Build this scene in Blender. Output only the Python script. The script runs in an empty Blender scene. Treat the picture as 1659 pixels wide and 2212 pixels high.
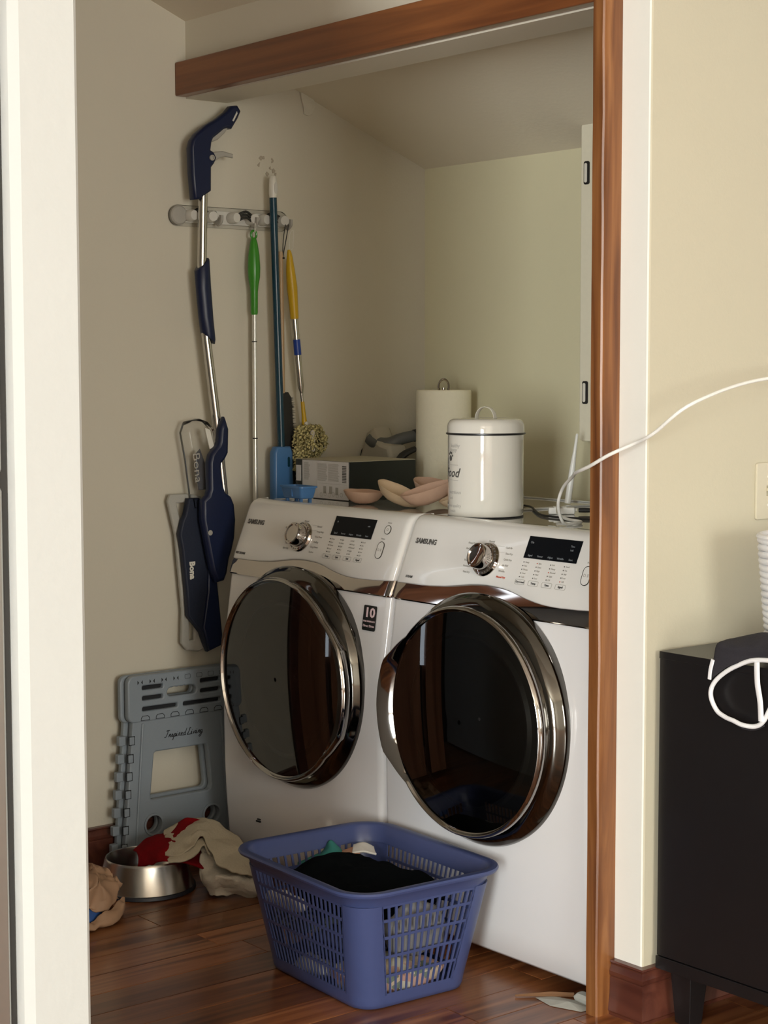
import bpy, math, random
from mathutils import Vector, Matrix
C = bpy.context.scene.collection
PI = math.pi
random.seed(7)

# ------------------------------------------------------------------ camera
cam_d = bpy.data.cameras.new('camera'); cam = bpy.data.objects.new('camera', cam_d); C.objects.link(cam)
F, PSI, PIT, ROLL = 3834.47, 0.894590, 0.0798624, -0.00148399
fw = Vector((-math.sin(PSI)*math.cos(PIT), math.cos(PSI)*math.cos(PIT), -math.sin(PIT)))
r0 = Vector((math.cos(PSI), math.sin(PSI), 0)); u0 = r0.cross(fw)
rr = r0*math.cos(ROLL)+u0*math.sin(ROLL); uu = -r0*math.sin(ROLL)+u0*math.cos(ROLL)
cam.matrix_world = Matrix(((rr.x, uu.x, -fw.x, 2.88116), (rr.y, uu.y, -fw.y, -2.57526), (rr.z, uu.z, -fw.z, 1.31997), (0, 0, 0, 1)))
cam_d.sensor_fit = 'HORIZONTAL'; cam_d.sensor_width = 36.0; cam_d.lens = F/1659*36.0
cam_d.clip_start = 0.05
bpy.context.scene.camera = cam

# ------------------------------------------------------------------ world, lights, exposure
w = bpy.data.worlds.new('world'); bpy.context.scene.world = w; w.use_nodes = True
bg = w.node_tree.nodes['Background']; bg.inputs[0].default_value = (0.75, 0.85, 1.0, 1); bg.inputs[1].default_value = 1.0
def area(name, loc, target, sx, sy, power, col, spread=180):
    l = bpy.data.lights.new(name, 'AREA'); l.shape = 'RECTANGLE'; l.size = sx; l.size_y = sy; l.energy = power; l.color = col
    l.spread = math.radians(spread)
    o = bpy.data.objects.new(name, l); C.objects.link(o); o.location = loc
    o.rotation_euler = (Vector(target)-Vector(loc)).to_track_quat('-Z', 'Y').to_euler()
    return o
# daylight entering by window_1 and window_2 behind the camera, and window_3, unseen and added on its right for fill
area('window_daylight', (4.95, -6.56, 1.3), (4.95, 0, 1.3), 1.5, 2.3, 470, (0.965, 1.0, 0.975))
area('window_daylight', (6.96, -1.7, 1.4), (0, -1.7, 1.4), 1.9, 2.0, 160, (0.985, 0.975, 0.89))
area('window_daylight', (2.0, 2.9, 1.5), (2.0, 0, 1.5), 1.2, 1.3, 6, (1.0, 0.96, 0.9))  # fill lamp of the added third window
vs = bpy.context.scene.view_settings
vs.view_transform = 'Standard'; vs.look = 'None'; vs.gamma = 1.0; vs.use_curve_mapping = False; vs.exposure = 0.14

# ------------------------------------------------------------------ materials
def nt(name):
    m = bpy.data.materials.new(name); m.use_nodes = True
    return m, m.node_tree.nodes, m.node_tree.links, m.node_tree.nodes['Principled BSDF']
def plain(name, col, rough=0.5, metal=0.0, noise=0.04, nscale=60, bump=0.0, coat=0.0, emis=None, spec=0.5, sheen=0.0):
    m, N, L, b = nt(name)
    b.inputs['Roughness'].default_value = rough; b.inputs['Metallic'].default_value = metal
    b.inputs['Coat Weight'].default_value = coat; b.inputs['Coat Roughness'].default_value = 0.04
    b.inputs['Specular IOR Level'].default_value = spec
    b.inputs['Sheen Weight'].default_value = sheen
    tc = N.new('ShaderNodeTexCoord'); n = N.new('ShaderNodeTexNoise'); n.inputs['Scale'].default_value = nscale; n.inputs['Detail'].default_value = 4
    L.new(tc.outputs['Object'], n.inputs['Vector'])
    mx = N.new('ShaderNodeMix'); mx.data_type = 'RGBA'
    mx.inputs[6].default_value = tuple(c*(1-noise) for c in col)+(1,); mx.inputs[7].default_value = tuple(min(1, c*(1+noise)) for c in col)+(1,)
    L.new(n.outputs['Fac'], mx.inputs[0]); L.new(mx.outputs[2], b.inputs['Base Color'])
    if bump:
        bp = N.new('ShaderNodeBump'); bp.inputs['Strength'].default_value = bump; bp.inputs['Distance'].default_value = 0.002
        L.new(n.outputs['Fac'], bp.inputs['Height']); L.new(bp.outputs[0], b.inputs['Normal'])
    if emis:
        b.inputs['Emission Color'].default_value = emis[0]+(1,); b.inputs['Emission Strength'].default_value = emis[1]
    return m
def wood(name, dark, mid, light, rough=0.35, axis='Z', scale=1.0, coat=0.0, perobj=False, bump=0.15):
    m, N, L, b = nt(name)
    tc = N.new('ShaderNodeTexCoord'); mp = N.new('ShaderNodeMapping')
    s = {'X': (1.6, 28, 28), 'Y': (28, 1.6, 28), 'Z': (28, 28, 1.6)}[axis]
    mp.inputs['Scale'].default_value = tuple(v*scale for v in s)
    L.new(tc.outputs['Object'], mp.inputs['Vector'])
    src = mp.outputs[0]
    oi = N.new('ShaderNodeObjectInfo')
    if perobj:
        ad = N.new('ShaderNodeVectorMath'); ad.operation = 'ADD'
        mm = N.new('ShaderNodeMath'); mm.operation = 'MULTIPLY'; mm.inputs[1].default_value = 97
        L.new(oi.outputs['Random'], mm.inputs[0]); L.new(mm.outputs[0], ad.inputs[1]); L.new(src, ad.inputs[0]); src = ad.outputs[0]
    n = N.new('ShaderNodeTexNoise'); n.inputs['Scale'].default_value = 1.0; n.inputs['Detail'].default_value = 8; n.inputs['Distortion'].default_value = 1.2
    L.new(src, n.inputs['Vector'])
    cr = N.new('ShaderNodeValToRGB'); e = cr.color_ramp.elements
    e[0].position = 0.32; e[0].color = dark+(1,); e[1].position = 0.70; e[1].color = light+(1,)
    k = e.new(0.5); k.color = mid+(1,)
    L.new(n.outputs['Fac'], cr.inputs[0]); out = cr.outputs[0]
    if perobj:
        hs = N.new('ShaderNodeHueSaturation'); mr = N.new('ShaderNodeMapRange')
        mr.inputs[3].default_value = 0.62; mr.inputs[4].default_value = 1.35
        L.new(oi.outputs['Random'], mr.inputs[0]); L.new(mr.outputs[0], hs.inputs['Value']); L.new(out, hs.inputs['Color']); out = hs.outputs[0]
    L.new(out, b.inputs['Base Color']); b.inputs['Roughness'].default_value = rough
    b.inputs['Coat Weight'].default_value = coat; b.inputs['Coat Roughness'].default_value = 0.12
    bp = N.new('ShaderNodeBump'); bp.inputs['Strength'].default_value = bump; bp.inputs['Distance'].default_value = 0.001
    L.new(n.outputs['Fac'], bp.inputs['Height']); L.new(bp.outputs[0], b.inputs['Normal'])
    return m
def wallpaint(name, col, bump=0.25, nscale=140, rough=0.75, big=0.03):
    m, N, L, b = nt(name)
    tc = N.new('ShaderNodeTexCoord')
    n = N.new('ShaderNodeTexNoise'); n.inputs['Scale'].default_value = nscale; n.inputs['Detail'].default_value = 3
    n2 = N.new('ShaderNodeTexNoise'); n2.inputs['Scale'].default_value = 2.5; n2.inputs['Detail'].default_value = 3
    L.new(tc.outputs['Object'], n.inputs['Vector']); L.new(tc.outputs['Object'], n2.inputs['Vector'])
    mx = N.new('ShaderNodeMix'); mx.data_type = 'RGBA'
    mx.inputs[6].default_value = tuple(c*(1-big) for c in col)+(1,); mx.inputs[7].default_value = tuple(min(1, c*(1+big)) for c in col)+(1,)
    L.new(n2.outputs['Fac'], mx.inputs[0]); L.new(mx.outputs[2], b.inputs['Base Color'])
    b.inputs['Roughness'].default_value = rough
    bp = N.new('ShaderNodeBump'); bp.inputs['Strength'].default_value = bump; bp.inputs['Distance'].default_value = 0.0015
    L.new(n.outputs['Fac'], bp.inputs['Height']); L.new(bp.outputs[0], b.inputs['Normal'])
    return m
def glassy(name, tint, ior=1.5, rough=0.02, alpha=None):
    m = bpy.data.materials.new(name); m.use_nodes = True; N = m.node_tree.nodes; L = m.node_tree.links
    for n in list(N): N.remove(n)
    o = N.new('ShaderNodeOutputMaterial'); mx = N.new('ShaderNodeMixShader'); t = N.new('ShaderNodeBsdfTransparent'); g = N.new('ShaderNodeBsdfGlossy'); f = N.new('ShaderNodeFresnel')
    t.inputs[0].default_value = tint+(1,); g.inputs['Roughness'].default_value = rough; f.inputs[0].default_value = ior
    nn = N.new('ShaderNodeTexNoise'); nn.inputs['Scale'].default_value = 5
    L.new(f.outputs[0], mx.inputs[0]); L.new(t.outputs[0], mx.inputs[1]); L.new(g.outputs[0], mx.inputs[2]); L.new(mx.outputs[0], o.inputs[0])
    return m
def speckle(name, cols, scale=40, rough=0.8):
    m, N, L, b = nt(name)
    tc = N.new('ShaderNodeTexCoord'); v = N.new('ShaderNodeTexVoronoi'); v.inputs['Scale'].default_value = scale
    L.new(tc.outputs['Object'], v.inputs['Vector'])
    cr = N.new('ShaderNodeValToRGB'); cr.color_ramp.interpolation = 'CONSTANT'
    sp = N.new('ShaderNodeSeparateColor'); L.new(v.outputs['Color'], sp.inputs[0]); L.new(sp.outputs[0], cr.inputs[0])
    e = cr.color_ramp.elements
    e[0].position = 0; e[0].color = cols[0]+(1,); e[1].position = 1.0/len(cols); e[1].color = cols[1]+(1,)
    for i, c in enumerate(cols[2:]):
        k = e.new((i+2)/len(cols)); k.color = c+(1,)
    L.new(cr.outputs[0], b.inputs['Base Color']); b.inputs['Roughness'].default_value = rough
    return m

M = {}
M['wall'] = wallpaint('cream_wall_paint', (0.62, 0.575, 0.475))
M['wall_n'] = wallpaint('niche_wall_paint', (0.69, 0.64, 0.44))
M['wallr'] = wallpaint('right_wall_paint', (0.57, 0.525, 0.40))
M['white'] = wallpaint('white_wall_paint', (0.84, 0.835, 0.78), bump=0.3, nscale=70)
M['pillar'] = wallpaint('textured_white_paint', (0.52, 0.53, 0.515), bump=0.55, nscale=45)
M['ceil'] = wallpaint('ceiling_paint', (0.76, 0.69, 0.56), bump=0.35, nscale=90)
M['trimwood'] = wood('stained_trim_wood', (0.115, 0.036, 0.009), (0.205, 0.074, 0.020), (0.31, 0.130, 0.042), rough=0.36, axis='Z', coat=0.2)
M['beamwood'] = wood('stained_beam_wood', (0.13, 0.038, 0.010), (0.20, 0.064, 0.017), (0.29, 0.10, 0.028), rough=0.36, axis='X', scale=0.6, coat=0.2)
M['basewood'] = wood('mahogany_baseboard_wood', (0.065, 0.018, 0.012), (0.10, 0.030, 0.019), (0.135, 0.044, 0.027), rough=0.3, axis='X', scale=0.6, coat=0.35, bump=0.05)
M['floor'] = wood('oak_floor_wood', (0.115, 0.032, 0.009), (0.24, 0.082, 0.026), (0.36, 0.145, 0.052), rough=0.28, axis='Y', scale=1.0, coat=0.22, perobj=True, bump=0.06)
M['doorwood'] = wood('brown_door_wood', (0.18, 0.07, 0.035), (0.30, 0.13, 0.07), (0.40, 0.19, 0.11), rough=0.3, axis='Z', scale=0.5)
M['enamel'] = plain('white_enamel', (0.80, 0.79, 0.80), rough=0.16, noise=0.005, coat=0.3)
M['console'] = plain('white_console_plastic', (0.80, 0.785, 0.76), rough=0.13, noise=0.005, coat=0.5)
M['topgloss'] = plain('white_gloss_top', (0.74, 0.74, 0.72), rough=0.06, noise=0.01, coat=1.0, spec=0.8)
M['rimchrome'] = plain('door_rim_chrome', (0.36, 0.345, 0.33), rough=0.06, metal=1.0, noise=0.01)
M['chrome'] = plain('chrome', (0.52, 0.48, 0.45), rough=0.05, metal=1.0, noise=0.01)
M['chromedark'] = plain('dark_chrome', (0.13, 0.125, 0.115), rough=0.09, metal=1.0, noise=0.02)
M['steel'] = plain('brushed_steel', (0.62, 0.60, 0.56), rough=0.26, metal=1.0, noise=0.03)
M['black'] = plain('black_plastic', (0.012, 0.012, 0.014), rough=0.35, noise=0.1)
M['screen'] = plain('black_display', (0.004, 0.005, 0.007), rough=0.3, noise=0.1, spec=0.12)
M['ink'] = plain('dark_print', (0.10, 0.095, 0.09), rough=0.5)
M['inklight'] = plain('grey_print', (0.42, 0.40, 0.37), rough=0.5)
M['inkred'] = plain('red_print', (0.55, 0.10, 0.05), rough=0.5)
M['dimglyph'] = plain('dim_display_print', (0.20, 0.22, 0.24), rough=0.5)
M['glass_d'] = glassy('smoked_door_glass', (0.34, 0.33, 0.31), ior=1.75)
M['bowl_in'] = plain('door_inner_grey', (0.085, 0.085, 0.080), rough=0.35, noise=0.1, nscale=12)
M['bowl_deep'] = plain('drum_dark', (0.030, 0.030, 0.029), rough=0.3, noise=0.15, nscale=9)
M['pink'] = plain('pale_pink_print', (0.85, 0.65, 0.68), rough=0.4)
M['navy'] = plain('navy_plastic', (0.003, 0.009, 0.042), rough=0.4, noise=0.1)
M['navyfab'] = plain('navy_rubber', (0.006, 0.011, 0.030), rough=0.6, noise=0.15, nscale=200, bump=0.2)
M['greyplastic'] = plain('grey_plastic', (0.38, 0.36, 0.32), rough=0.5)
M['velcro'] = plain('grey_pad_frame', (0.42, 0.41, 0.37), rough=0.8, nscale=300, bump=0.4)
M['silver'] = plain('silver_pole', (0.60, 0.58, 0.54), rough=0.18, metal=1.0)
M['whitepole'] = plain('white_metal_pole', (0.72, 0.70, 0.62), rough=0.2, metal=0.35)
M['clear'] = glassy('clear_plastic', (0.96, 0.96, 0.96), ior=1.3, rough=0.08)
M['frost'] = plain('frosted_plastic', (0.62, 0.60, 0.55), rough=0.3)
M['rubber'] = plain('black_rubber', (0.02, 0.019, 0.017), rough=0.6)
M['offwhite'] = plain('offwhite_plastic', (0.75, 0.72, 0.64), rough=0.35)
M['green'] = plain('green_plastic', (0.045, 0.26, 0.02), rough=0.28)
M['teal'] = plain('teal_pole', (0.008, 0.045, 0.075), rough=0.25)
M['sky'] = plain('sky_blue_plastic', (0.07, 0.19, 0.42), rough=0.35)
M['yellow'] = plain('yellow_plastic', (0.62, 0.38, 0.01), rough=0.35)
M['royal'] = plain('royal_blue_band', (0.01, 0.05, 0.32), rough=0.35)
M['duster'] = plain('pale_yellow_fluff', (0.66, 0.57, 0.27), rough=0.95, nscale=150, noise=0.25, bump=0.5)
M['broomwood'] = wood('pale_broom_wood', (0.42, 0.27, 0.14), (0.52, 0.35, 0.19), (0.6, 0.42, 0.25), axis='Z')
M['cardwhite'] = plain('white_card', (0.74, 0.72, 0.72), rough=0.5)
M['cardtop'] = plain('kraft_card', (0.48, 0.44, 0.33), rough=0.6)
M['cardblack'] = plain('black_card', (0.012, 0.016, 0.015), rough=0.22)
M['nude'] = plain('nude_foam', (0.55, 0.36, 0.26), rough=0.85, nscale=200, bump=0.1)
M['nude2'] = plain('beige_foam', (0.58, 0.43, 0.28), rough=0.85, nscale=200, bump=0.1)
M['paper'] = plain('quilted_paper', (0.88, 0.82, 0.64), rough=0.9, nscale=90, noise=0.03, bump=0.6)
M['can'] = plain('white_enamel_tin', (0.80, 0.77, 0.70), rough=0.08, noise=0.01, coat=1.0)
M['cord'] = plain('white_cord', (0.85, 0.84, 0.80), rough=0.35)
M['bowlrubber'] = plain('bowl_rubber_foot', (0.015, 0.015, 0.02), rough=0.5)
M['red'] = plain('red_cloth', (0.19, 0.004, 0.007), rough=0.95, nscale=160, noise=0.2, bump=0.3, spec=0.1)
M['beige'] = plain('beige_towel', (0.50, 0.44, 0.33), rough=0.95, nscale=240, noise=0.12, bump=0.5, spec=0.1)
M['beige2'] = plain('pale_towel', (0.60, 0.55, 0.46), rough=0.95, nscale=240, noise=0.12, bump=0.5)
M['bag'] = plain('brown_paper', (0.34, 0.20, 0.115), rough=0.7, nscale=25, noise=0.2, bump=0.3)
M['bagblue'] = plain('blue_plastic_wrap', (0.03, 0.08, 0.25), rough=0.35)
M['stool'] = plain('blue_grey_plastic', (0.25, 0.29, 0.33), rough=0.42, nscale=120, bump=0.05)
M['stooldark'] = plain('stool_shade_and_marks', (0.012, 0.013, 0.016), rough=0.8)  # colours the shade in slots and round knuckles, also markings and lettering
M['basket'] = plain('periwinkle_plastic', (0.052, 0.070, 0.180), rough=0.36)
M['clothblack'] = plain('black_fabric', (0.003, 0.004, 0.005), rough=1.0, spec=0.05, nscale=200, bump=0.3)
M['clothteal'] = plain('teal_fabric', (0.03, 0.20, 0.18), rough=0.9, nscale=200, bump=0.3)
M['clothpeach'] = plain('peach_fabric', (0.50, 0.26, 0.16), rough=0.9, nscale=200, bump=0.3)
M['clothwhite'] = plain('white_fabric', (0.66, 0.63, 0.58), rough=0.9, nscale=200, bump=0.3)
M['clothgrey'] = plain('grey_fabric', (0.19, 0.19, 0.20), rough=0.9, nscale=200, bump=0.3)
M['clothnavy'] = plain('navy_fabric', (0.02, 0.025, 0.06), rough=0.9, nscale=200, bump=0.3)
M['floral'] = speckle('floral_fabric', [(0.62, 0.50, 0.36), (0.64, 0.42, 0.33), (0.66, 0.62, 0.5), (0.60, 0.36, 0.29), (0.2, 0.25, 0.2)], scale=45)
M['clothdk'] = speckle('patterned_fabric', [(0.008, 0.012, 0.02), (0.02, 0.024, 0.03), (0.012, 0.03, 0.045), (0.02, 0.025, 0.03), (0.14, 0.15, 0.14)], scale=60)
M['cab'] = plain('black_cabinet_laminate', (0.010, 0.009, 0.010), rough=0.30, noise=0.15, nscale=30)
M['switch'] = plain('ivory_plastic', (0.60, 0.55, 0.42), rough=0.3)
M['rib'] = plain('white_rope', (0.82, 0.82, 0.84), rough=0.8, nscale=200, bump=0.3)
M['gblack'] = plain('charcoal_knit', (0.022, 0.020, 0.026), rough=0.95, nscale=300, noise=0.3, bump=0.3)
M['piping'] = plain('white_piping', (0.84, 0.84, 0.86), rough=0.7)
M['plaster'] = plain('rough_plaster', (0.64, 0.60, 0.50), rough=0.95, nscale=30, noise=0.1, bump=1.0)
M['plasterdk'] = plain('wall_gouge', (0.42, 0.36, 0.28), rough=0.95)
M['debris'] = plain('plaster_crumb', (0.42, 0.42, 0.38), rough=0.9, nscale=50, noise=0.15)
M['labelgrey'] = plain('grey_label', (0.10, 0.10, 0.11), rough=0.3)
M['splinter'] = plain('dark_wood_splinter', (0.16, 0.075, 0.03), rough=0.7)
M['fridge'] = plain('stainless_fridge', (0.50, 0.50, 0.48), rough=0.3, metal=0.9)
M['panelpaint'] = plain('painted_panel', (0.80, 0.75, 0.60), rough=0.4)
M['vacbeige'] = plain('beige_vacuum_plastic', (0.46, 0.43, 0.35), rough=0.45)
M['vacgrey'] = plain('grey_vacuum_hose', (0.11, 0.115, 0.11), rough=0.5)
M['pane'] = plain('added_glow', (0.8, 0.85, 0.9), rough=0.3, emis=((0.75, 0.87, 1.0), 2.2))  # emission of the added strip that shows only in reflections
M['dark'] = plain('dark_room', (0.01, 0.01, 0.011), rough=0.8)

# ------------------------------------------------------------------ mesh helpers
class MB:
    def __init__(s): s.v = []; s.f = []; s.m = []; s.mats = []
    def mi(s, mat):
        if mat not in s.mats: s.mats.append(mat)
        return s.mats.index(mat)
    def add(s, vs_, fs, mat=None, X=None):
        b = len(s.v); k = s.mi(mat) if mat else 0
        s.v += [tuple(X @ Vector(p)) if X else tuple(p) for p in vs_]
        s.f += [tuple(b+i for i in f) for f in fs]; s.m += [k]*len(fs); return s
    def box(s, x0, x1, y0, y1, z0, z1, mat=None, X=None):
        return s.add([(x0, y0, z0), (x1, y0, z0), (x1, y1, z0), (x0, y1, z0), (x0, y0, z1), (x1, y0, z1), (x1, y1, z1), (x0, y1, z1)],
                     [(0, 3, 2, 1), (4, 5, 6, 7), (0, 1, 5, 4), (1, 2, 6, 5), (2, 3, 7, 6), (3, 0, 4, 7)], mat, X)
    def loft(s, rings, mat=None, closed=True, cap=True, X=None):
        n = len(rings[0]); V = [p for r in rings for p in r]; Fs = []
        for i in range(len(rings)-1):
            for j in range(n if closed else n-1):
                a = i*n+j; b2 = i*n+(j+1) % n; Fs.append((a, b2, b2+n, a+n))
        if cap and closed:
            Fs.append(tuple(range(n-1, -1, -1))); Fs.append(tuple(len(V)-n+i for i in range(n)))
        return s.add(V, Fs, mat, X)
    def lathe(s, prof, mat=None, n=32, X=None, cap=True):
        return s.loft([[(r*math.cos(2*PI*k/n), r*math.sin(2*PI*k/n), z) for k in range(n)] for r, z in prof], mat, True, cap, X)
    def tube(s, pts, rad, mat=None, n=10, smooth=0, flat=None, cap=True, up=None):
        pts = [Vector(p) for p in pts]
        rs = list(rad) if isinstance(rad, (list, tuple)) else [rad]*len(pts)
        if smooth:
            q = []; r2 = []
            for i in range(len(pts)-1):
                p0 = pts[max(i-1, 0)]; p1 = pts[i]; p2 = pts[i+1]; p3 = pts[min(i+2, len(pts)-1)]
                for k in range(smooth):
                    t = k/smooth
                    q.append(0.5*((2*p1)+(-p0+p2)*t+(2*p0-5*p1+4*p2-p3)*t*t+(-p0+3*p1-3*p2+p3)*t**3)); r2.append(rs[i]*(1-t)+rs[i+1]*t)
            q.append(pts[-1]); r2.append(rs[-1]); pts, rs = q, r2
        rings = []; nrm = None
        for i, p in enumerate(pts):
            t = (pts[min(i+1, len(pts)-1)]-pts[max(i-1, 0)]).normalized()
            if nrm is None:
                a = Vector(up) if up else (Vector((0, 0, 1)) if abs(t.z) < 0.9 else Vector((1, 0, 0))); nrm = (a-t*a.dot(t)).normalized()
            else: nrm = (nrm-t*nrm.dot(t)).normalized()
            b = t.cross(nrm); fl = flat if flat else 1.0
            rings.append([p+nrm*(rs[i]*math.cos(2*PI*k/n))+b*(rs[i]*fl*math.sin(2*PI*k/n)) for k in range(n)])
        return s.loft(rings, mat, True, cap)
    def build(s, name, mat=None, parent=None, smooth=True, ang=35, bevel=0, seg=2, loc=None):
        me = bpy.data.meshes.new(name); me.from_pydata(s.v, [], s.f)
        for m_ in (s.mats or [mat]):
            me.materials.append(m_ if m_ else mat)
        me.polygons.foreach_set('material_index', s.m)
        if smooth:
            me.polygons.foreach_set('use_smooth', [True]*len(me.polygons)); me.set_sharp_from_angle(angle=math.radians(ang))
        me.update()
        o = bpy.data.objects.new(name, me); C.objects.link(o)
        if bevel:
            bv = o.modifiers.new('bevel', 'BEVEL'); bv.width = bevel; bv.segments = seg; bv.limit_method = 'ANGLE'; bv.angle_limit = math.radians(40)
            bv.harden_normals = True
        if parent: o.parent = parent
        if loc: o.location = loc
        return o
def T(x, y, z): return Matrix.Translation((x, y, z))
def RX(a): return Matrix.Rotation(a, 4, 'X')
def RY(a): return Matrix.Rotation(a, 4, 'Y')
def RZ(a): return Matrix.Rotation(a, 4, 'Z')
YZ = Matrix(((0, 0, 1, 0), (1, 0, 0, 0), (0, 1, 0, 0), (0, 0, 0, 1)))   # (u,v,w) -> (x=w, y=u, z=v)
XZ = Matrix(((1, 0, 0, 0), (0, 0, -1, 0), (0, 1, 0, 0), (0, 0, 0, 1)))  # (u,v,w) -> (x=u, y=-w, z=v)
def tag(o, label, cat, group=None):
    o['label'] = label; o['category'] = cat
    if group: o['group'] = group
    return o
def thing(name, label, cat, loc=(0, 0, 0), rz=0, group=None):
    o = bpy.data.objects.new(name, None); C.objects.link(o); o.location = loc; o.rotation_euler = (0, 0, rz); o.empty_display_size = 0.1
    return tag(o, label, cat, group)
def struct(o): o['kind'] = 'structure'; return o
def lab(o, l): o['label'] = l; return o
def curvemesh(cu):
    o = bpy.data.objects.new('tmp', cu); C.objects.link(o)
    dg = bpy.context.evaluated_depsgraph_get(); me = bpy.data.meshes.new_from_object(o.evaluated_get(dg))
    V = [tuple(v.co) for v in me.vertices]; Fs = [tuple(p.vertices) for p in me.polygons]
    bpy.data.objects.remove(o); bpy.data.curves.remove(cu); bpy.data.meshes.remove(me)
    return V, Fs
def plate(loops, th, bev=0.0):
    """filled outline with holes, thickness th centred on w=0 -> verts, faces in (u,v,w)"""
    cu = bpy.data.curves.new('plate', 'CURVE'); cu.dimensions = '2D'; cu.fill_mode = 'BOTH'; cu.extrude = th/2-bev; cu.bevel_depth = bev; cu.bevel_resolution = 1
    for lp in loops:
        sp = cu.splines.new('POLY'); sp.points.add(len(lp)-1); sp.use_cyclic_u = True
        for i, p in enumerate(lp): sp.points[i].co = (p[0], p[1], 0, 1)
    return curvemesh(cu)
def rrect(cx, cy, hw, hh, r, n=5):
    P = []
    for (sx, sy, a0) in ((1, 1, 0), (-1, 1, 90), (-1, -1, 180), (1, -1, 270)):
        for k in range(n+1):
            a = math.radians(a0+90*k/n); P.append((cx+sx*(hw-r)+r*math.cos(a), cy+sy*(hh-r)+r*math.sin(a)))
    return P
def circle(cx, cy, r, n=24): return [(cx+r*math.cos(2*PI*k/n), cy+r*math.sin(2*PI*k/n)) for k in range(n)]
_tc = {}
def text(s_, size, align='LEFT', th=0.0004, offset=0.0, shear=0.0):
    k = (s_, align, th/size, offset/size, shear)
    if k not in _tc:
        cu = bpy.data.curves.new('t', 'FONT'); cu.body = s_; cu.size = 1.0; cu.align_x = align; cu.align_y = 'CENTER'
        cu.extrude = th/size; cu.offset = offset/size; cu.shear = shear; cu.resolution_u = 2
        _tc[k] = curvemesh(cu)
    V, Fs = _tc[k]
    return [(v[0]*size, v[1]*size, v[2]*size) for v in V], Fs
def hash3(x, y, z=0.0):
    from mathutils import noise
    return noise.noise(Vector((x, y, z)))
def cloth(name, ctrl, mat, parent=None, sub=7, amp=0.006, freq=14, thick=0.003, seed=0.0):
    """cloth surface through a grid of control points (Catmull-Rom), folded by noise and given thickness"""
    R_, K = len(ctrl), len(ctrl[0]); P = [[Vector(p) for p in row] for row in ctrl]
    def cr(p0, p1, p2, p3, t): return 0.5*((2*p1)+(-p0+p2)*t+(2*p0-5*p1+4*p2-p3)*t*t+(-p0+3*p1-3*p2+p3)*t**3)
    def rowdense(row):
        out = []
        for i in range(len(row)-1):
            for k in range(sub): out.append(cr(row[max(i-1, 0)], row[i], row[i+1], row[min(i+2, len(row)-1)], k/sub))
        return out+[row[-1]]
    rows = [rowdense(r) for r in P]; n = len(rows[0]); cols = [rowdense([rows[i][j] for i in range(R_)]) for j in range(n)]
    m_ = len(cols[0]); V = []
    for i in range(m_):
        for j in range(n):
            p = cols[j][i]
            q = p*freq+Vector((seed, seed*1.7, 0))
            d = Vector((hash3(q.x, q.y, q.z), hash3(q.x+31, q.y, q.z), hash3(q.x, q.y+57, q.z)))*amp
            q2 = p*freq*3; d += Vector((0, 0, hash3(q2.x+seed, q2.y, q2.z)))*amp*0.4
            V.append(p+d)
    Fs = [(i*n+j, i*n+j+1, (i+1)*n+j+1, (i+1)*n+j) for i in range(m_-1) for j in range(n-1)]
    b = MB(); b.add(V, Fs, mat)
    o = b.build(name, mat, parent, smooth=True, ang=80)
    so = o.modifiers.new('solid', 'SOLIDIFY'); so.thickness = thick; so.offset = 0
    return o
def lattice(P, us, vs_, th, keep, mat, b, nv):
    """perforated plate: P(u,v)->Vector, nv thickness direction, cells kept where keep(i,j)"""
    nu, nvv = len(us), len(vs_); o0 = len(b.v); V = []
    for v in vs_:
        for u in us:
            p = P(u, v); V.append(p); V.append(p+nv(u, v)*th)
    def ix(i, j, k): return (j*nu+i)*2+k
    Fs = []
    for j in range(nvv-1):
        for i in range(nu-1):
            if not keep(i, j): continue
            Fs.append((ix(i, j, 0), ix(i, j+1, 0), ix(i+1, j+1, 0), ix(i+1, j, 0)))
            Fs.append((ix(i, j, 1), ix(i+1, j, 1), ix(i+1, j+1, 1), ix(i, j+1, 1)))
            for (di, dj, a, c_) in ((0, -1, (i, j), (i+1, j)), (1, 0, (i+1, j), (i+1, j+1)), (0, 1, (i+1, j+1), (i, j+1)), (-1, 0, (i, j+1), (i, j))):
                ii, jj = i+di, j+dj
                if ii < 0 or jj < 0 or ii >= nu-1 or jj >= nvv-1 or not keep(ii, jj):
                    Fs.append((ix(a[0], a[1], 0), ix(c_[0], c_[1], 0), ix(c_[0], c_[1], 1), ix(a[0], a[1], 1)))
    b.add(V, Fs, mat)

# ------------------------------------------------------------------ room shell
XL, YB = -1.205, 0.861
def ceilz(y): return 2.2565-0.398*y
# floor: sub-floor slab, oak planks where they show
fl = struct(MB().box(-1.9, 7.1, -6.7, 3.1, -0.06, -0.012).build('floor', M['floor'], smooth=False))
PW = 0.105; rnd = random.Random(3); nx = int((1.05-XL)/PW)+1
lens = [0.62, 0.85, 1.1]; pm = {}
for L_ in lens:
    mb = MB(); hw = PW/2-0.0006
    mb.box(-hw, hw, 0.0006, L_-0.0006, -0.0115, 0.0)
    for i in (4, 5, 6, 7):
        pass
    o = mb.build('plank', M['floor'], smooth=False, bevel=0.0012, seg=1); pm[L_] = o
first = {L_: True for L_ in lens}
for i in range(nx):
    x = XL+PW*(i+0.5); y = -1.6-rnd.random()*0.6
    while y < YB-0.03:
        L_ = rnd.choice(lens)
        if y+L_ > YB: L_ = min(lens)
        if y+L_ > YB+0.02: y2 = YB-L_; 
        else: y2 = y
        if y+L_ > YB+0.02: break
        if first[L_]: o = pm[L_]; first[L_] = False
        else: o = pm[L_].copy(); C.objects.link(o)
        o.parent = fl; o.location = (x, y, 0); y += L_
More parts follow.
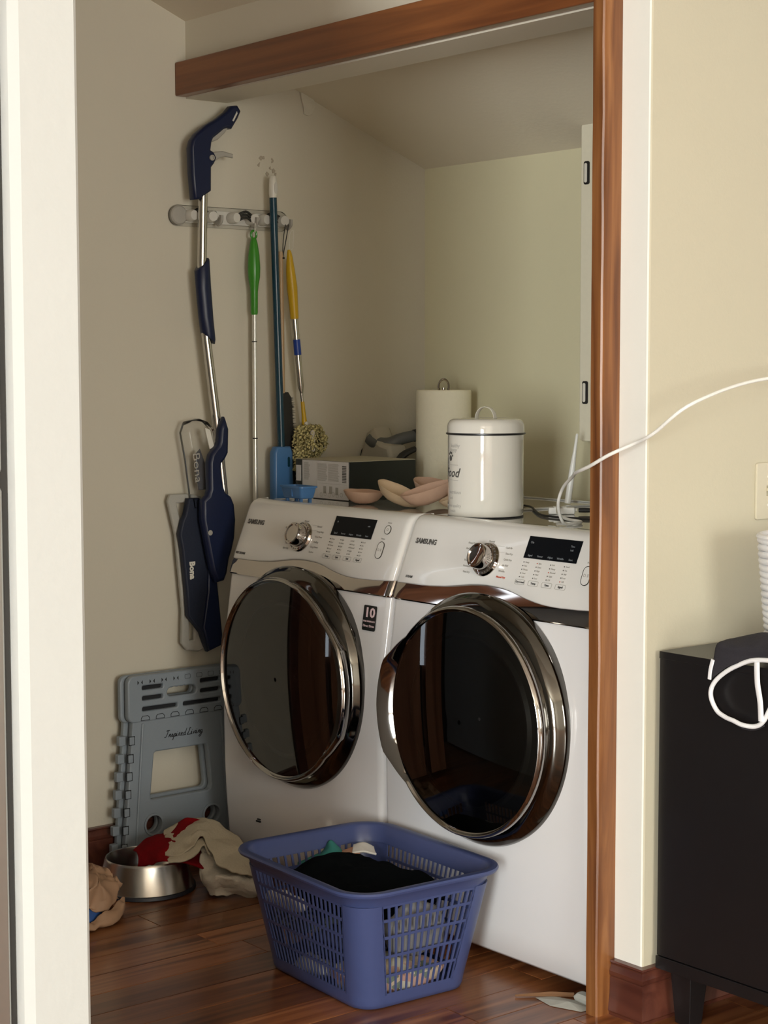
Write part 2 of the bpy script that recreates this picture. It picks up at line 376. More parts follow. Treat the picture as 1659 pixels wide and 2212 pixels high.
# rest of the floor surface (beyond the planks that can be told apart)
struct(MB().box(XL+PW*nx, 7.1, -6.7, 3.1, -0.0119, -0.0002).box(XL-0.7, XL+PW*nx, -6.7, -2.25, -0.0119, -0.0002).build('floor', M['floor'], smooth=False))

H = 4.3
# left wall, with a doorway seen only in the reflections
wl = MB()
wl.box(XL-0.12, XL, -0.52, YB, 0, 2.75)
wl.box(XL-0.12, XL, -1.6, -0.52, 2.06, 2.9)
struct(wl.build('wall_left', M['wall'], smooth=False))
d1 = thing('door_1', '', ''); del d1['label']; del d1['category']; struct(d1)
MB().box(XL-0.09, XL-0.04, -0.83, -0.575, 0.01, 2.03).build('door_panel', M['doorwood'], d1, bevel=0.004)
MB().box(XL-0.10, XL+0.018, -0.575, -0.515, 0, 2.1).build('door_casing', M['basewood'], d1, bevel=0.004)
MB().box(XL-0.09, XL-0.04, -1.01, -0.875, 0.01, 2.03).build('door_panel', M['doorwood'], d1, bevel=0.004)
glow_root = thing('window_4', '', ''); del glow_root['label']; del glow_root['category']; struct(glow_root)
MB().box(XL-0.07, XL-0.06, -0.875, -0.83, 0.5, 2.0).build('window_pane', M['pane'], glow_root, smooth=False)  # unseen glowing strip, added for the bright sliver reflected in the dryer door
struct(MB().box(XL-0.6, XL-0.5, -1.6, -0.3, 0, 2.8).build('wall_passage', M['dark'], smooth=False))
struct(MB().box(XL-0.12, 0.47, YB, YB+0.1, 0, 2.7).build('wall_back', M['wall_n'], smooth=False))
# header wall over the opening, its beam, and the end post
hd = MB(); hd.add([(XL, 0.027, 2.043), (0.46, 0.027, 2.043), (0.46, 0.158, 2.043), (XL, 0.158, 2.043), (XL, 0.027, ceilz(0.027)), (0.46, 0.027, ceilz(0.027)), (0.46, 0.158, ceilz(0.158)), (XL, 0.158, ceilz(0.158))],
       [(0, 3, 2, 1), (4, 5, 6, 7), (0, 1, 5, 4), (1, 2, 6, 5), (2, 3, 7, 6), (3, 0, 4, 7)])
M['header'] = wallpaint('header_paint', (0.74, 0.69, 0.58))
struct(hd.build('wall_header', M['header'], smooth=False))
struct(MB().box(XL, 0.363, -0.0075, 0.0268, 2.0465, 2.135).build('trim_1', M['beamwood'], bevel=0.004))
# right wall: white end face, cream long face
rw = MB()
V = [(0.392, 0.024, 0), (0.468, 0.024, 0), (0.4715, 0.0255, 0), (0.473, 0.029, 0), (0.473, 2.9, 0), (0.392, 2.9, 0)]
V = V+[(x, y, 2.9) for x, y, z in V]
rw.add(V, [(0, 1, 7, 6), (1, 2, 8, 7)], M['white']); rw.add(V, [(2, 3, 9, 8), (3, 4, 10, 9), (5, 0, 6, 11), (6, 7, 8, 9, 10, 11)], M['wallr'])
struct(rw.build('wall_right', smooth=False))
post = MB()
n_ = 40
for k in range(n_):
    pass
prof = [(0.3625, 0.03), (0.3625, -0.022), (0.3655, -0.0265), (0.3925, -0.0275), (0.3958, -0.0245), (0.397, -0.020), (0.397, 0.0235), (0.39, 0.03)]
rings = []
for k in range(41):
    z = 2.7*k/40; j = hash3(1.3, 2.1, z*6)*0.0018
    rings.append([(x+(j if 0.39 < x < 0.397 and y < 0 else 0), y+(j*0.8 if y < 0 else 0), z) for x, y in prof])
post.loft(rings, M['trimwood'])
struct(post.build('trim_2', M['trimwood'], ang=25))
struct(MB().box(0.37, 0.391, 0.03, YB, 0, 2.7).build('wall_niche', M['wall_n'], smooth=False))
# sloped ceiling, one roof plane through niche and room; flat further back
ce = MB()
ys = [YB+0.1, -1.6, 0.02]
V = [(XL-0.7, ys[0], ceilz(ys[0])), (0.40, ys[0], ceilz(ys[0])), (0.40, ys[2], ceilz(ys[2])), (XL-0.7, ys[2], ceilz(ys[2]))]
V = V+[(x, y, z+0.08) for x, y, z in V]
ce.add(V, [(0, 1, 2, 3), (7, 6, 5, 4), (0, 3, 7, 4), (1, 5, 6, 2), (0, 4, 5, 1)])
V = [(XL-0.7, ys[2], ceilz(ys[2])), (7.1, ys[2], ceilz(ys[2])), (7.1, ys[1], ceilz(ys[1])), (XL-0.7, ys[1], ceilz(ys[1])), (7.1, -6.7, ceilz(ys[1])), (XL-0.7, -6.7, ceilz(ys[1]))]
V = V+[(x, y, z+0.08) for x, y, z in V]
ce.add(V, [(0, 1, 2, 3), (3, 2, 4, 5), (6, 9, 8, 7), (9, 11, 10, 8), (0, 3, 9, 6), (3, 5, 11, 9), (1, 7, 8, 2), (2, 8, 10, 4), (0, 6, 7, 1), (5, 4, 10, 11)])
struct(ce.build('ceiling', M['ceil'], smooth=False))
struct(MB().box(0.473, 7.1, 0.024, 3.1, 2.90, 2.98).build('ceiling', M['white'], smooth=False))
struct(MB().box(0.473, 7.1, 0.004, 0.024, ceilz(0.024)-0.01, 2.98).build('wall_gable', M['white'], smooth=False))
# near wall whose end is the white pillar on the left of the photo
nw = MB(); xs = 0.79
pf = [(-1.7, -1.5095), (0.768, -1.5095), (0.781, -1.506), (0.79, -1.494), (0.79, -1.415), (0.785, -1.409), (0.77, -1.407), (-1.7, -1.407)]
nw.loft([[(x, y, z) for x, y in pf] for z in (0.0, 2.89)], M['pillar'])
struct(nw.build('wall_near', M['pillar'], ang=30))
# far walls with the windows that light the room
def wall_with_hole(name, axis, c0, c1, a0, a1, w0, w1, z0, z1, mat):
    b = MB()
    def bx(p0, p1, q0, q1):
        if axis == 'y': b.box(p0, p1, c0, c1, q0, q1)
        else: b.box(c0, c1, p0, p1, q0, q1)
    bx(a0, w0, 0, H); bx(w1, a1, 0, H); bx(w0, w1, 0, z0); bx(w0, w1, z1, H)
    return struct(b.build(name, mat, smooth=False))
M['roomwall'] = wallpaint('room_wall_paint', (0.58, 0.54, 0.46))
wall_with_hole('wall_south', 'y', -6.7, -6.6, -1.9, 7.1, 4.2, 5.7, 0.15, 2.45, M['roomwall'])
wall_with_hole('wall_east', 'x', 7.0, 7.1, -6.7, 3.1, -2.65, -0.75, 0.4, 2.4, M['roomwall'])
wall_with_hole('wall_north', 'y', 3.0, 3.1, 0.473, 7.1, 1.4, 2.6, 0.85, 2.15, M['roomwall'])
struct(MB().box(-1.9, -1.8, -6.7, -1.5, 0, H).build('wall_west', M['roomwall'], smooth=False))
def window(n, axis, c, w0, w1, z0, z1):
    e = thing('window_%d' % n, '', ''); del e['label']; del e['category']; struct(e)
    b = MB(); t = 0.05
    def bx(p0, p1, q0, q1):
        if axis == 'y': b.box(p0, p1, c-0.02, c+0.02, q0, q1)
        else: b.box(c-0.02, c+0.02, p0, p1, q0, q1)
    bx(w0-0.06, w0+t, z0-0.06, z1+0.06); bx(w1-t, w1+0.06, z0-0.06, z1+0.06); bx(w0, w1, z0-0.06, z0+t); bx(w0, w1, z1-t, z1+0.06)
    b.build('window_frame', M['white'], e, smooth=False)
window(1, 'y', -6.57, 4.2, 5.7, 0.15, 2.45); window(2, 'x', 6.97, -2.65, -0.75, 0.4, 2.4); window(3, 'y', 2.97, 1.4, 2.6, 0.85, 2.15)  # the third frame goes with the added fill lamp

# baseboards: moulded profile (out, z)
BP = [(0.0, 0.0), (0.016, 0.0), (0.0165, 0.006), (0.019, 0.010), (0.017, 0.024), (0.0145, 0.045), (0.0135, 0.078), (0.012, 0.080), (0.0145, 0.084), (0.0155, 0.092), (0.010, 0.104), (0.0105, 0.107), (0.0135, 0.110), (0.0125, 0.114), (0.0, 0.115)]
b = MB()
for y in (-0.52, YB):
    pass
b.loft([[(XL+o_, y, z*1.0) for o_, z in BP] for y in (YB, -0.50)])
struct(b.build('baseboard_left', M['basewood'], ang=20))
b = MB()
z1 = [(0.3975, 0.024-o_, z) for o_, z in BP]; z2 = [(0.473+o_, 0.024-o_, z) for o_, z in BP]; z3 = [(0.473+o_, 0.5, z) for o_, z in BP]
b.loft([z1, z2, z3])
struct(b.build('baseboard_right', M['basewood'], ang=20))

# wall damage and small wall things
def blob_plate(name, pts, th, mat, x, label, cat):
    V, Fs = plate([pts], th, th*0.3)
    return tag(MB().add(V, Fs, mat, T(x, 0, 0) @ YZ).build(name, mat), label, cat)
blob_plate('plaster_patch', [(0.405, 2.096), (0.43, 2.088), (0.447, 2.079), (0.452, 2.062), (0.443, 2.040), (0.430, 2.034), (0.418, 2.037), (0.414, 2.06), (0.408, 2.075)], 0.006, M['plaster'], XL+0.003, 'rough unpainted plaster patch at the top of the left wall under the sloped ceiling', 'wall patch')
mk = MB(); rg = random.Random(5)
for (y, z) in ((0.268, 1.903), (0.277, 1.905), (0.307, 1.900), (0.262, 1.885), (0.30, 1.878), (0.312, 1.872), (0.29, 1.862), (0.318, 1.86)):
    V, Fs = plate([[(y+rg.uniform(-.003, .003)+0.004*math.cos(a), z+0.007*math.sin(a)*rg.uniform(.5, 1.2)) for a in [k*PI/3 for k in range(6)]]], 0.0015); mk.add(V, Fs, M['plasterdk'], T(XL+0.001, 0, 0) @ YZ)
mk_ = mk.build('scuff_mark', M['plasterdk']); mk_['kind'] = 'stuff'
tag(mk_, 'dark chipped paint marks on the wall around the white tip of the teal pole', 'scuff mark')

# electrical style cover panel on the back wall
pn = thing('cover_panel', 'tall cream cover panel with two dark slots on the back wall', 'wall panel', (-0.10, 0.862, 1.135))
V, Fs = plate([rrect(-0.175, 0.412, 0.175, 0.412, 0.010)], 0.018, 0.003)
MB().add(V, Fs, M['panelpaint'], T(0, -0.093, 0) @ XZ).build('panel_door', M['panelpaint'], pn)
MB().box(-0.335, -0.01, -0.0845, -0.002, 0.02, 0.80).build('panel_box', M['panelpaint'], pn, bevel=0.003)
for z in (0.125, 0.695):
    V, Fs = plate([rrect(-0.330, z, 0.010, 0.030, 0.006)], 0.004); s_ = MB().add(V, Fs, M['black'], T(0, -0.1025, 0) @ XZ).build('latch_slot', M['black'], pn)
    V, Fs = plate([rrect(-0.332, z, 0.0035, 0.024, 0.003)], 0.004, 0.001); MB().add(V, Fs, M['offwhite'], T(0, -0.105, 0) @ XZ).build('latch_lever', M['offwhite'], s_)

# ------------------------------------------------------------------ washer and dryer
TB = math.atan(0.4077)
def yc(z): return 0.035+(z-0.825)*0.4077
def conX(x, z, off=0.0006):      # frame on the slanted console: u=X, v=up the slope, w=outward
    n = Vector((0, -math.cos(TB), math.sin(TB))); p = Vector((x, yc(z), z))+n*(off+0.004)
    return Matrix(((1, 0, n.x, p.x), (0, math.sin(TB), n.y, p.y), (0, math.cos(TB), n.z, p.z), (0, 0, 0, 1)))
def ring_xy(hw, yf, yb, z, r=0.016, n=5):
    P = []
    for k in range(n+1):
        a = PI+PI/2*k/n; P.append((-hw+r+r*math.cos(a), yf+r+r*math.sin(a), z))
    for k in range(n+1):
        a = 1.5*PI+PI/2*k/n; P.append((hw-r+r*math.cos(a), yf+r+r*math.sin(a), z))
    P += [(hw, yb, z), (-hw, yb, z)]
    return P
def shell(zs_y, hw, x_n, zb=None):
    pass
def appliance(name, label, X0, washer):
    root = thing(name, label, 'washing machine' if washer else 'dryer', (X0, 0, 0))
    hw = 0.3405
    prof = [(0.030, 0.030), (0.038, 0.022), (0.1, 0.012), (0.2, 0.004), (0.285, 0.0), (0.42, -0.002), (0.54, -0.001), (0.64, 0.006), (0.73, 0.019), (0.786, 0.027), (0.80, 0.036), (0.955, 0.098), (0.966, 0.115)]
    b = MB(); b.loft([ring_xy(hw, y, 0.76, z, 0.02 if z < 0.79 else 0.012) for z, y in prof], M['enamel'])
    b.build('body', M['enamel'], root, ang=50)
    # feet and dark underside
    for sx in (-1, 1):
        for y in (0.10, 0.68):
            MB().lathe([(0.022, 0.0), (0.022, 0.012), (0.012, 0.014), (0.012, 0.031)], M['rubber'], 16, T(sx*0.28, y, 0)).build('foot', M['rubber'], root)
    # chrome strip wrapping the corners
    def front_open(z, y, r, hwx=hw+0.001, nn=6):
        P = []
        for k in range(nn+1):
            a = PI+PI/2*k/nn; P.append((-hwx+r+r*math.cos(a), y+r+r*math.sin(a), z))
        for k in range(1, 24): P.append((-hwx+r+(2*hwx-2*r)*k/24, y, z))
        for k in range(nn+1):
            a = 1.5*PI+PI/2*k/nn; P.append((hwx-r+r*math.cos(a), y+r+r*math.sin(a), z))
        return P
    b = MB()
    outer = [front_open(z, y, 0.018) for z, y in ((0.7865, 0.0235), (0.790, 0.0215), (0.80, 0.0245), (0.818, 0.0315), (0.832, 0.0400), (0.852, 0.0490))]
    inner = [[(x, y+0.008 if abs(x) < hw-0.02 else y+0.008, z) for x, y, z in r] for r in outer]
    rings = [inner[0]]+outer+[inner[-1]]
    b.loft(rings, M['chrome'], closed=False, cap=False)
    b.build('chrome_strip', M['chrome'], root, ang=30)
    # console with a waved lower edge
    def zlow(x):
        pts = [(-0.35, 0.825), (-0.30, 0.8255), (-0.22, 0.8265), (-0.16, 0.831), (-0.07, 0.8435), (-0.02, 0.8455), (0.04, 0.842), (0.10, 0.829), (0.15, 0.8215), (0.20, 0.819), (0.27, 0.821), (0.35, 0.826)]
        for (a, za), (c_, zc_) in zip(pts, pts[1:]):
            if x <= c_:
                t = (x-a)/(c_-a); t = t*t*(3-2*t) if False else t; return za+(zc_-za)*t
        return 0.826
    rows = []
    base = front_open(0, 0, 0.020)
    stations = [('in', 0), ('low', 0), ('f', 0.0), ('f', 0.35), ('f', 0.7), ('f', 1.0), ('t1', 0), ('t2', 0), ('t3', 0), ('t4', 0), ('t5', 0)]
    for st, t in stations:
        r = []
        for (x, y, z) in base:
            zl = zlow(x)
            if st == 'in': r.append((x*0.995, y+yc(zl)+0.008, zl))
            elif st == 'low': r.append((x, y+yc(zl)-0.001, zl))
            elif st == 'f':
                zz = zl+0.003+(0.955-zl-0.003)*t; r.append((x, y+yc(zz)-0.004, zz))
            elif st == 't1': r.append((x, y+0.0905, 0.966))
            elif st == 't2': r.append((x*0.999, y+0.0995, 0.9745))
            elif st == 't3': r.append((x*0.997, y+0.114, 0.9795))
            elif st == 't4': r.append((x*0.996, y+0.135, 0.9795))
            elif st == 't5': r.append((x*0.995, y+0.142, 0.968))
        rows.append(r)
    MB().loft(rows, M['console'], closed=False, cap=False).build('console', M['console'], root, ang=60)
    # glossy top with a slim rim
    b = MB(); b.loft([ring_xy(hw, 0.130, 0.765, z, 0.02) for z in (0.955, 0.9715)], M['topgloss'])
    b.build('top_panel', M['topgloss'], root, ang=40, bevel=0.002)
    b = MB()
    for sx in (-1, 1): b.box(sx*hw-0.010 if sx > 0 else -hw, sx*hw if sx > 0 else -hw+0.010, 0.14, 0.765, 0.9715, 0.9755)
    b.box(-hw+0.010, hw-0.010, 0.752, 0.765, 0.9715, 0.9755)
    b.build('top_rim', M['topgloss'], root, bevel=0.0015)
    # ------------- door
    dc = 0.0025 if not washer else -0.0025; zc = 0.5555; s = 1 if washer else -1
    def crest(th):
        d = math.degrees(abs(math.atan2(math.sin(th-(0 if washer else PI)), math.cos(th-(0 if washer else PI)))))
        if d < 22: return 0.282-0.002*(d/22)
        if d < 29: return 0.280-0.013*(d-22)/7
        if d < 42: return 0.267-0.017*(d-29)/13
        return 0.250
    NT = 128
    def dring(fr, y):
        return [(dc+fr(2*PI*k/NT)*math.cos(2*PI*k/NT), y(2*PI*k/NT) if callable(y) else y, zc+fr(2*PI*k/NT)*math.sin(2*PI*k/NT)) for k in range(NT)]
    hb = lambda th: (crest(th)-0.250)/0.032
    def crs(th): return crest(th)
    b = MB()
    b.loft([dring(lambda t: 0.272, 0.02), dring(lambda t: 0.2775, 0.002), dring(lambda t: 0.279, -0.006), dring(lambda t: 0.275, -0.014), dring(lambda t: 0.268, -0.022), dring(lambda t: 0.262, -0.032), dring(lambda t: 0.250, -0.036)], M['chromedark'], cap=False)
    b.build('door_ring', M['chromedark'], root, ang=50)
    b = MB()
    b.loft([dring(lambda t: 0.250, -0.034), dring(lambda t: crs(t)+0.002, lambda t: -0.044-0.006*hb(t)), dring(lambda t: crs(t)+0.004, lambda t: -0.052-0.008*hb(t)), dring(lambda t: crs(t)+0.0015, lambda t: -0.060-0.008*hb(t)),
            dring(lambda t: crs(t)-0.0025, lambda t: -0.0635-0.008*hb(t)), dring(lambda t: crs(t)-0.0045-0.006*hb(t), lambda t: -0.062-0.005*hb(t)), dring(lambda t: 0.2445+0.001*hb(t), lambda t: -0.057+0.020*hb(t)), dring(lambda t: 0.241, -0.054)], M['rimchrome'], cap=False)
    lab(b.build('door_handle_rim', M['rimchrome'], root, ang=50), 'polished chrome rim of the round door, swelling into a pull handle on one side')
    b = MB(); rs = [0.2430, 0.232, 0.2, 0.15, 0.1, 0.05, 0.005]
    b.loft([dring(lambda t, r=r: r, -0.0535-0.011*(1-(r/0.243)**2)) for r in rs], M['glass_d'], cap=False)
    g = b.build('door_glass', M['glass_d'], root, ang=60)
    b = MB()
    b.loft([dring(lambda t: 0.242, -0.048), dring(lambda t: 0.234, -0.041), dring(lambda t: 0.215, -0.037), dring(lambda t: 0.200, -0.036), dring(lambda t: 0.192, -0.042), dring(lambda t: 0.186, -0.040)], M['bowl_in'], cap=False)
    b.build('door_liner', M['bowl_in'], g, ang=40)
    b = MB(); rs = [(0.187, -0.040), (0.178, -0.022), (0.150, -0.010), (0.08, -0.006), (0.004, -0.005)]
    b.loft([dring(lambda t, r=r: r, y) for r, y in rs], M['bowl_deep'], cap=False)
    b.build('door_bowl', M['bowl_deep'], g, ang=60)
    # ------------- knob
    kx = -0.0575 if washer else -0.0475
    K = conX(kx, 0.897, -0.001)
    kn = MB().lathe([(0.0385, 0.0), (0.0395, 0.004), (0.037, 0.009), (0.032, 0.0115), (0.0300, 0.012)], M['chrome'], 48, K).build('knob_base', M['chrome'], root, ang=25)
    for k in range(12):
        a = PI*(0.08+0.84*k/11)-PI/2; pass
    tk = MB()
    for k in range(26):
        a = 2*PI*k/26; tk.box(-0.0008, 0.0008, 0.0325, 0.0355, 0.0103, 0.0118, M['ink'], K @ RZ(a))
    tk.build('knob_ticks', M['ink'], kn)['kind'] = 'stuff'
    MB().lathe([(0.0290, 0.010), (0.0287, 0.034), (0.0280, 0.0365), (0.026, 0.038), (0.024, 0.0378), (0.021, 0.035), (0.010, 0.0335), (0.001, 0.033)], M['chrome'], 48, K).build('knob', M['chrome'], root, ang=25)
    # ------------- display
    ox = 0.0 if washer else 0.011
    V, Fs = plate([[(-0.081, -0.0245), (0.079, -0.0245), (0.081, 0.0245), (-0.079, 0.0245)]], 0.002, 0.0006)
    dp = MB().add(V, Fs, M['screen'], conX(0.1365+ox, 0.934, 0.0005)).build('display', M['screen'], root)
    b = MB()
    for i, wd in enumerate(('Signal', 'Sensor', 'Adjust', 'Wrinkle', 'Start')):
        V, Fs = text(wd, 0.0062, 'CENTER'); b.add(V, Fs, M['dimglyph'], conX(0.1365+ox-0.062+0.031*i, 0.9165, 0.0018))
    for (x, z, t_, sz) in (((-0.066, 0.944, 'On', 0.008), (0.058, 0.944, 'Time', 0.006), (0.058, 0.936, 'Left', 0.006)) if not washer else ((-0.066, 0.944, 'o', 0.009), (0.060, 0.940, 'min', 0.006))):
        V, Fs = text(t_, sz, 'CENTER'); b.add(V, Fs, M['dimglyph'], conX(0.1365+ox+x, z, 0.0018))
    b.build('display_glyphs', M['dimglyph'], dp)['kind'] = 'stuff'
    # ------------- prints
    b = MB(); b2_ = MB(); V, Fs = text('SAMSUNG', 0.0175, 'CENTER', offset=0.0006)
    b.add(V, Fs, M['ink'], conX(-0.274 if washer else -0.267, 0.9205) @ Matrix.Scale(0.92, 4, (1, 0, 0)))
    V, Fs = text('VRT STEAM' if washer else 'STEAM', 0.0085 if washer else 0.008, 'LEFT', offset=0.0002)
    b2_.add(V, Fs, M['ink'], conX(-0.322 if washer else -0.302, 0.8395))
    b.build('logo_print', M['ink'], root)['kind'] = 'stuff'; b2_.build('model_print', M['ink'], root)['kind'] = 'stuff'
    b = MB()
    left = ['Rinse', 'Quick Wash', 'Bedding', 'Delicates', 'Towels', 'Spin Only'] if washer else ['Heavy Duty', 'Bed Sheets', 'Towels', 'Delicates', 'Permanent', 'Time Dry']
    right = ['Normal', 'Heavy Duty', 'Perm Press', 'Bedding', 'Deep Steam', 'Sanitize'] if washer else ['Cool Air', 'Time Dry', 'Quick Dry', 'Air Fluff', 'Wrinkle', 'Manual Dry']
    for i in range(6):
        z = 0.929-0.0125*i; dx = 0.046+0.004*(i > 0)-0.0015*i*(i > 3)
        V, Fs = text(left[i], 0.0060, 'RIGHT', offset=0.0001); b.add(V, Fs, M['inklight'], conX(kx-dx, z))
        V, Fs = text(right[i], 0.0060, 'LEFT', offset=0.0001); b.add(V, Fs, M['inkred'] if (i == 5 and not washer) else M['inklight'], conX(kx+dx+0.004, z-0.002))
        if i < 2:
            b.box(-0.012, 0.010, -0.0002, 0.0002, 0, 0.0003, M['inklight'], conX(kx-dx+0.014, z))
            b.box(-0.010, 0.012, -0.0002, 0.0002, 0, 0.0003, M['inklight'], conX(kx+dx-0.012, z))
    V, Fs = text('Normal', 0.006, 'CENTER', offset=0.0001); b.add(V, Fs, M['inklight'], conX(kx, 0.937))
    words = [['Temp', 'Hot', 'Warm', 'Cool', 'Cold'], ['Spin', 'Extra', 'High', 'Med', 'Low'], ['Soil', 'Heavy', 'Normal', 'Light', 'Off'], ['Level', 'On', 'Mid', 'Low', 'Off']]
    for c_ in range(4):
        for r_ in range(5):
            x = 0.0605+ox+0.0415*c_-0.0002*r_; z = 0.902-0.0078*r_-0.0
            V, Fs = plate([circle(x*0, 0, 0.0014, 8)], 0.0006); b.add(V, Fs, M['inkred'] if (not washer and (r_*3+c_) % 7 == 1) else M['ink'], conX(x, z))
            V, Fs = text(words[c_][r_], 0.0052, 'LEFT'); b.add(V, Fs, M['inklight'], conX(x+0.0045, z))
    b.build('control_print', M['inklight'], root)['kind'] = 'stuff'
    for c_, wd in enumerate(('Temp', 'Spin', 'Soil', 'Signal') if washer else ('Dry Level', 'Temp', 'Time', 'Signal')):
        x = 0.0655+ox+0.0415*c_; V, Fs = plate([rrect(0, 0, 0.0155, 0.0058, 0.003), rrect(0, 0, 0.0148, 0.0051, 0.0025)], 0.0006)
        bb = MB().add(V, Fs, M['inklight'], conX(x, 0.8600))
        V, Fs = text(wd, 0.0066, 'CENTER', offset=0.0001); bb.add(V, Fs, M['ink'], conX(x, 0.8600))
        bb.build('push_button', M['inklight'], root)
    # power and start buttons
    for (x, z, hx, hz, wd) in ((0.269+ox*0.4, 0.937, 0.0115, 0.0115, 'O'), (0.262+ox*0.4, 0.889, 0.0125, 0.0215, 'D II')):
        V, Fs = plate([rrect(0, 0, hx, hz, hx*0.98, 8), rrect(0, 0, hx-0.0014, hz-0.0014, hx*0.86, 8)], 0.002); bb = MB().add(V, Fs, M['chromedark'], conX(x, z))
        V, Fs = plate([rrect(0, 0, hx-0.0015, hz-0.0015, hx*0.84, 8)], 0.0016, 0.0005); bb.add(V, Fs, M['console'], conX(x, z))
        V, Fs = text(wd, 0.010, 'CENTER'); bb.add(V, Fs, M['inklight'], conX(x, z, 0.0018))
        V, Fs = text('Power' if hx > 0.0120 else 'Power', 0.0055, 'CENTER'); bb.add(V, Fs, M['inklight'], conX(x, z+hz+0.005))
        bb.build('start_button', M['console'], root)
    return root
wm = appliance('front_load_washer', 'white front-loading washing machine on the left, chrome round door and dark 10 sticker', -0.6775, True)
dr = appliance('front_load_dryer', 'white front-loading dryer on the right beside the wooden post, large chrome door', 0.0085, False)
# energy sticker on the washer
st = MB(); V, Fs = plate([rrect(0, 0, 0.0245, 0.030, 0.004)], 0.0008)

SX = T(-0.4045+0.6775, 0.0165, 0.732) @ RX(math.radians(-8)) @ XZ
sticker = st.add(V, Fs, M['cardblack'], SX).build('sticker', M['cardblack'], wm)
b = MB(); V, Fs = text('10', 0.032, 'CENTER', offset=0.0008); b.add(V, Fs, M['pink'], SX @ T(0, 0.012, 0.0007) @ Matrix.Scale(1.25, 4, (1, 0, 0)))
V, Fs = text('YEAR WARRANTY', 0.0055, 'CENTER'); b.add(V, Fs, M['pink'], SX @ T(0, -0.008, 0.0007))
V, Fs = text('Direct Drive', 0.0082, 'CENTER'); b.add(V, Fs, M['pink'], SX @ T(0, -0.019, 0.0007))
b.build('sticker_print', M['pink'], sticker)['kind'] = 'stuff'
MB().box(-0.190, -0.172, 0.0035, 0.008, 0.150, 0.1535, M['black']).build('filter_latch', M['black'], wm)
MB().box(-0.184, -0.172, 0.0035, 0.007, 0.156, 0.1595, M['black']).build('filter_latch', M['black'], wm)

# ------------------------------------------------------------------ wall rack with grippers
rk = thing('tool_rack', 'clear and white plastic tool rack with three grippers screwed to the left wall', 'rack', (XL, 0.160, 1.7325))
V, Fs = plate([rrect(0, 0, 0.192, 0.026, 0.025, 8)], 0.008, 0.002)
RTILT = Matrix.Rotation(0.0, 4, 'X')
lab(MB().add(V, Fs, M['clear'], T(0.006, 0, 0) @ YZ).build('rack_bar', M['clear'], rk), 'clear plastic bar')
V, Fs = plate([rrect(0.0, 0, 0.168, 0.017, 0.010)], 0.004, 0.001)
MB().add(V, Fs, M['frost'], T(0.009, 0, 0) @ YZ).build('rack_face', M['frost'], rk)
MB().lathe([(0.0255, 0.0), (0.0255, 0.012), (0.022, 0.0155), (0.010, 0.017), (0.001, 0.017)], M['greyplastic'], 28, T(0.004, -0.168, 0) @ RY(PI/2)).build('end_cap', M['greyplastic'], rk)
for i, y in enumerate((-0.106, 0.030, 0.130)):
    for s in (-1, 1):
        gr_ = MB().tube([(0.012, y+s*0.030, 0), (0.030, y+s*0.032, 0), (0.042, y+s*0.030, 0)], [0.0155, 0.0165, 0.013], M['frost'], 14, up=(0, 0, 1)).build('gripper_jaw', M['frost'], rk)
    for z in (-0.008, 0.0, 0.008):
        MB().tube([(0.034, y-0.024, z), (0.041, y, z+0.010), (0.034, y+0.024, z)] if i == 1 else [(0.022, y-0.024, z), (0.020, y, z+0.012), (0.030, y+0.026, z)], 0.0034, M['rubber'], 8, smooth=4).build('gripper_rubber', M['rubber'], gr_)
    for z in (0, ):
        MB().tube([(0.030, y+0.0315, 0), (0.040, y+0.0315, 0)], [0.0135, 0.0125], M['offwhite'], 16).build('gripper_pad', M['offwhite'], gr_)
for y in (-0.054, 0.062, 0.176):
    MB().tube([(0.010, y, 0.012), (0.020, y, -0.004), (0.032, y, -0.016), (0.044, y, -0.010), (0.047, y, 0.004)], [0.006, 0.006, 0.0055, 0.005, 0.004], M['greyplastic'], 8, smooth=4, flat=1.8, up=(0, 1, 0)).build('hook', M['greyplastic'], rk)

# ------------------------------------------------------------------ navy spray mop
XM = -1.150
mp_ = thing('spray_mop', 'navy spray mop with steel pole, trigger grip and water bottle on the left wall', 'mop', (XM, 0.03, 0.56))
def L(y, z, x=0.0): return (x, y-0.03, z-0.56)
MB().tube([L(0.044, 1.83), L(0.037, 1.60), L(0.047, 1.42), L(0.078, 1.19), L(0.106, 0.93)], 0.0125, M['silver'], 20).build('pole', M['silver'], mp_)
# trigger handle head: bent plate
hp = [(0.143, 2.021), (0.149, 2.013), (0.140, 1.995), (0.124, 1.972), (0.112, 1.973), (0.100, 1.969), (0.085, 1.957), (0.062, 1.940), (0.056, 1.926), (0.052, 1.90), (0.064, 1.894), (0.070, 1.884), (0.064, 1.872), (0.054, 1.860), (0.053, 1.80), (0.047, 1.796), (0.034, 1.788), (0.022, 1.779), (0.012, 1.778), (0.006, 1.84), (0.004, 1.905), (0.008, 1.922), (0.020, 1.938), (0.050, 1.962), (0.085, 1.982), (0.115, 2.003), (0.130, 2.019)]
V, Fs = plate([[(y-0.03, z-0.56) for y, z in hp][::-1]], 0.030, 0.007)
hd_ = MB().add(V, Fs, M['navy'], T(0.002, 0, 0) @ YZ).build('handle', M['navy'], mp_, ang=50)
V, Fs = plate([[(y-0.03, z-0.56) for y, z in [(0.119, 1.972), (0.106, 1.970), (0.085, 1.956), (0.060, 1.938), (0.056, 1.930), (0.059, 1.926), (0.085, 1.937), (0.106, 1.955)]]], 0.014, 0.004)
lab(MB().add(V, Fs, M['greyplastic'], T(0.002, 0, 0) @ YZ).build('handle_grip', M['greyplastic'], hd_, ang=50), 'grey inner grip')
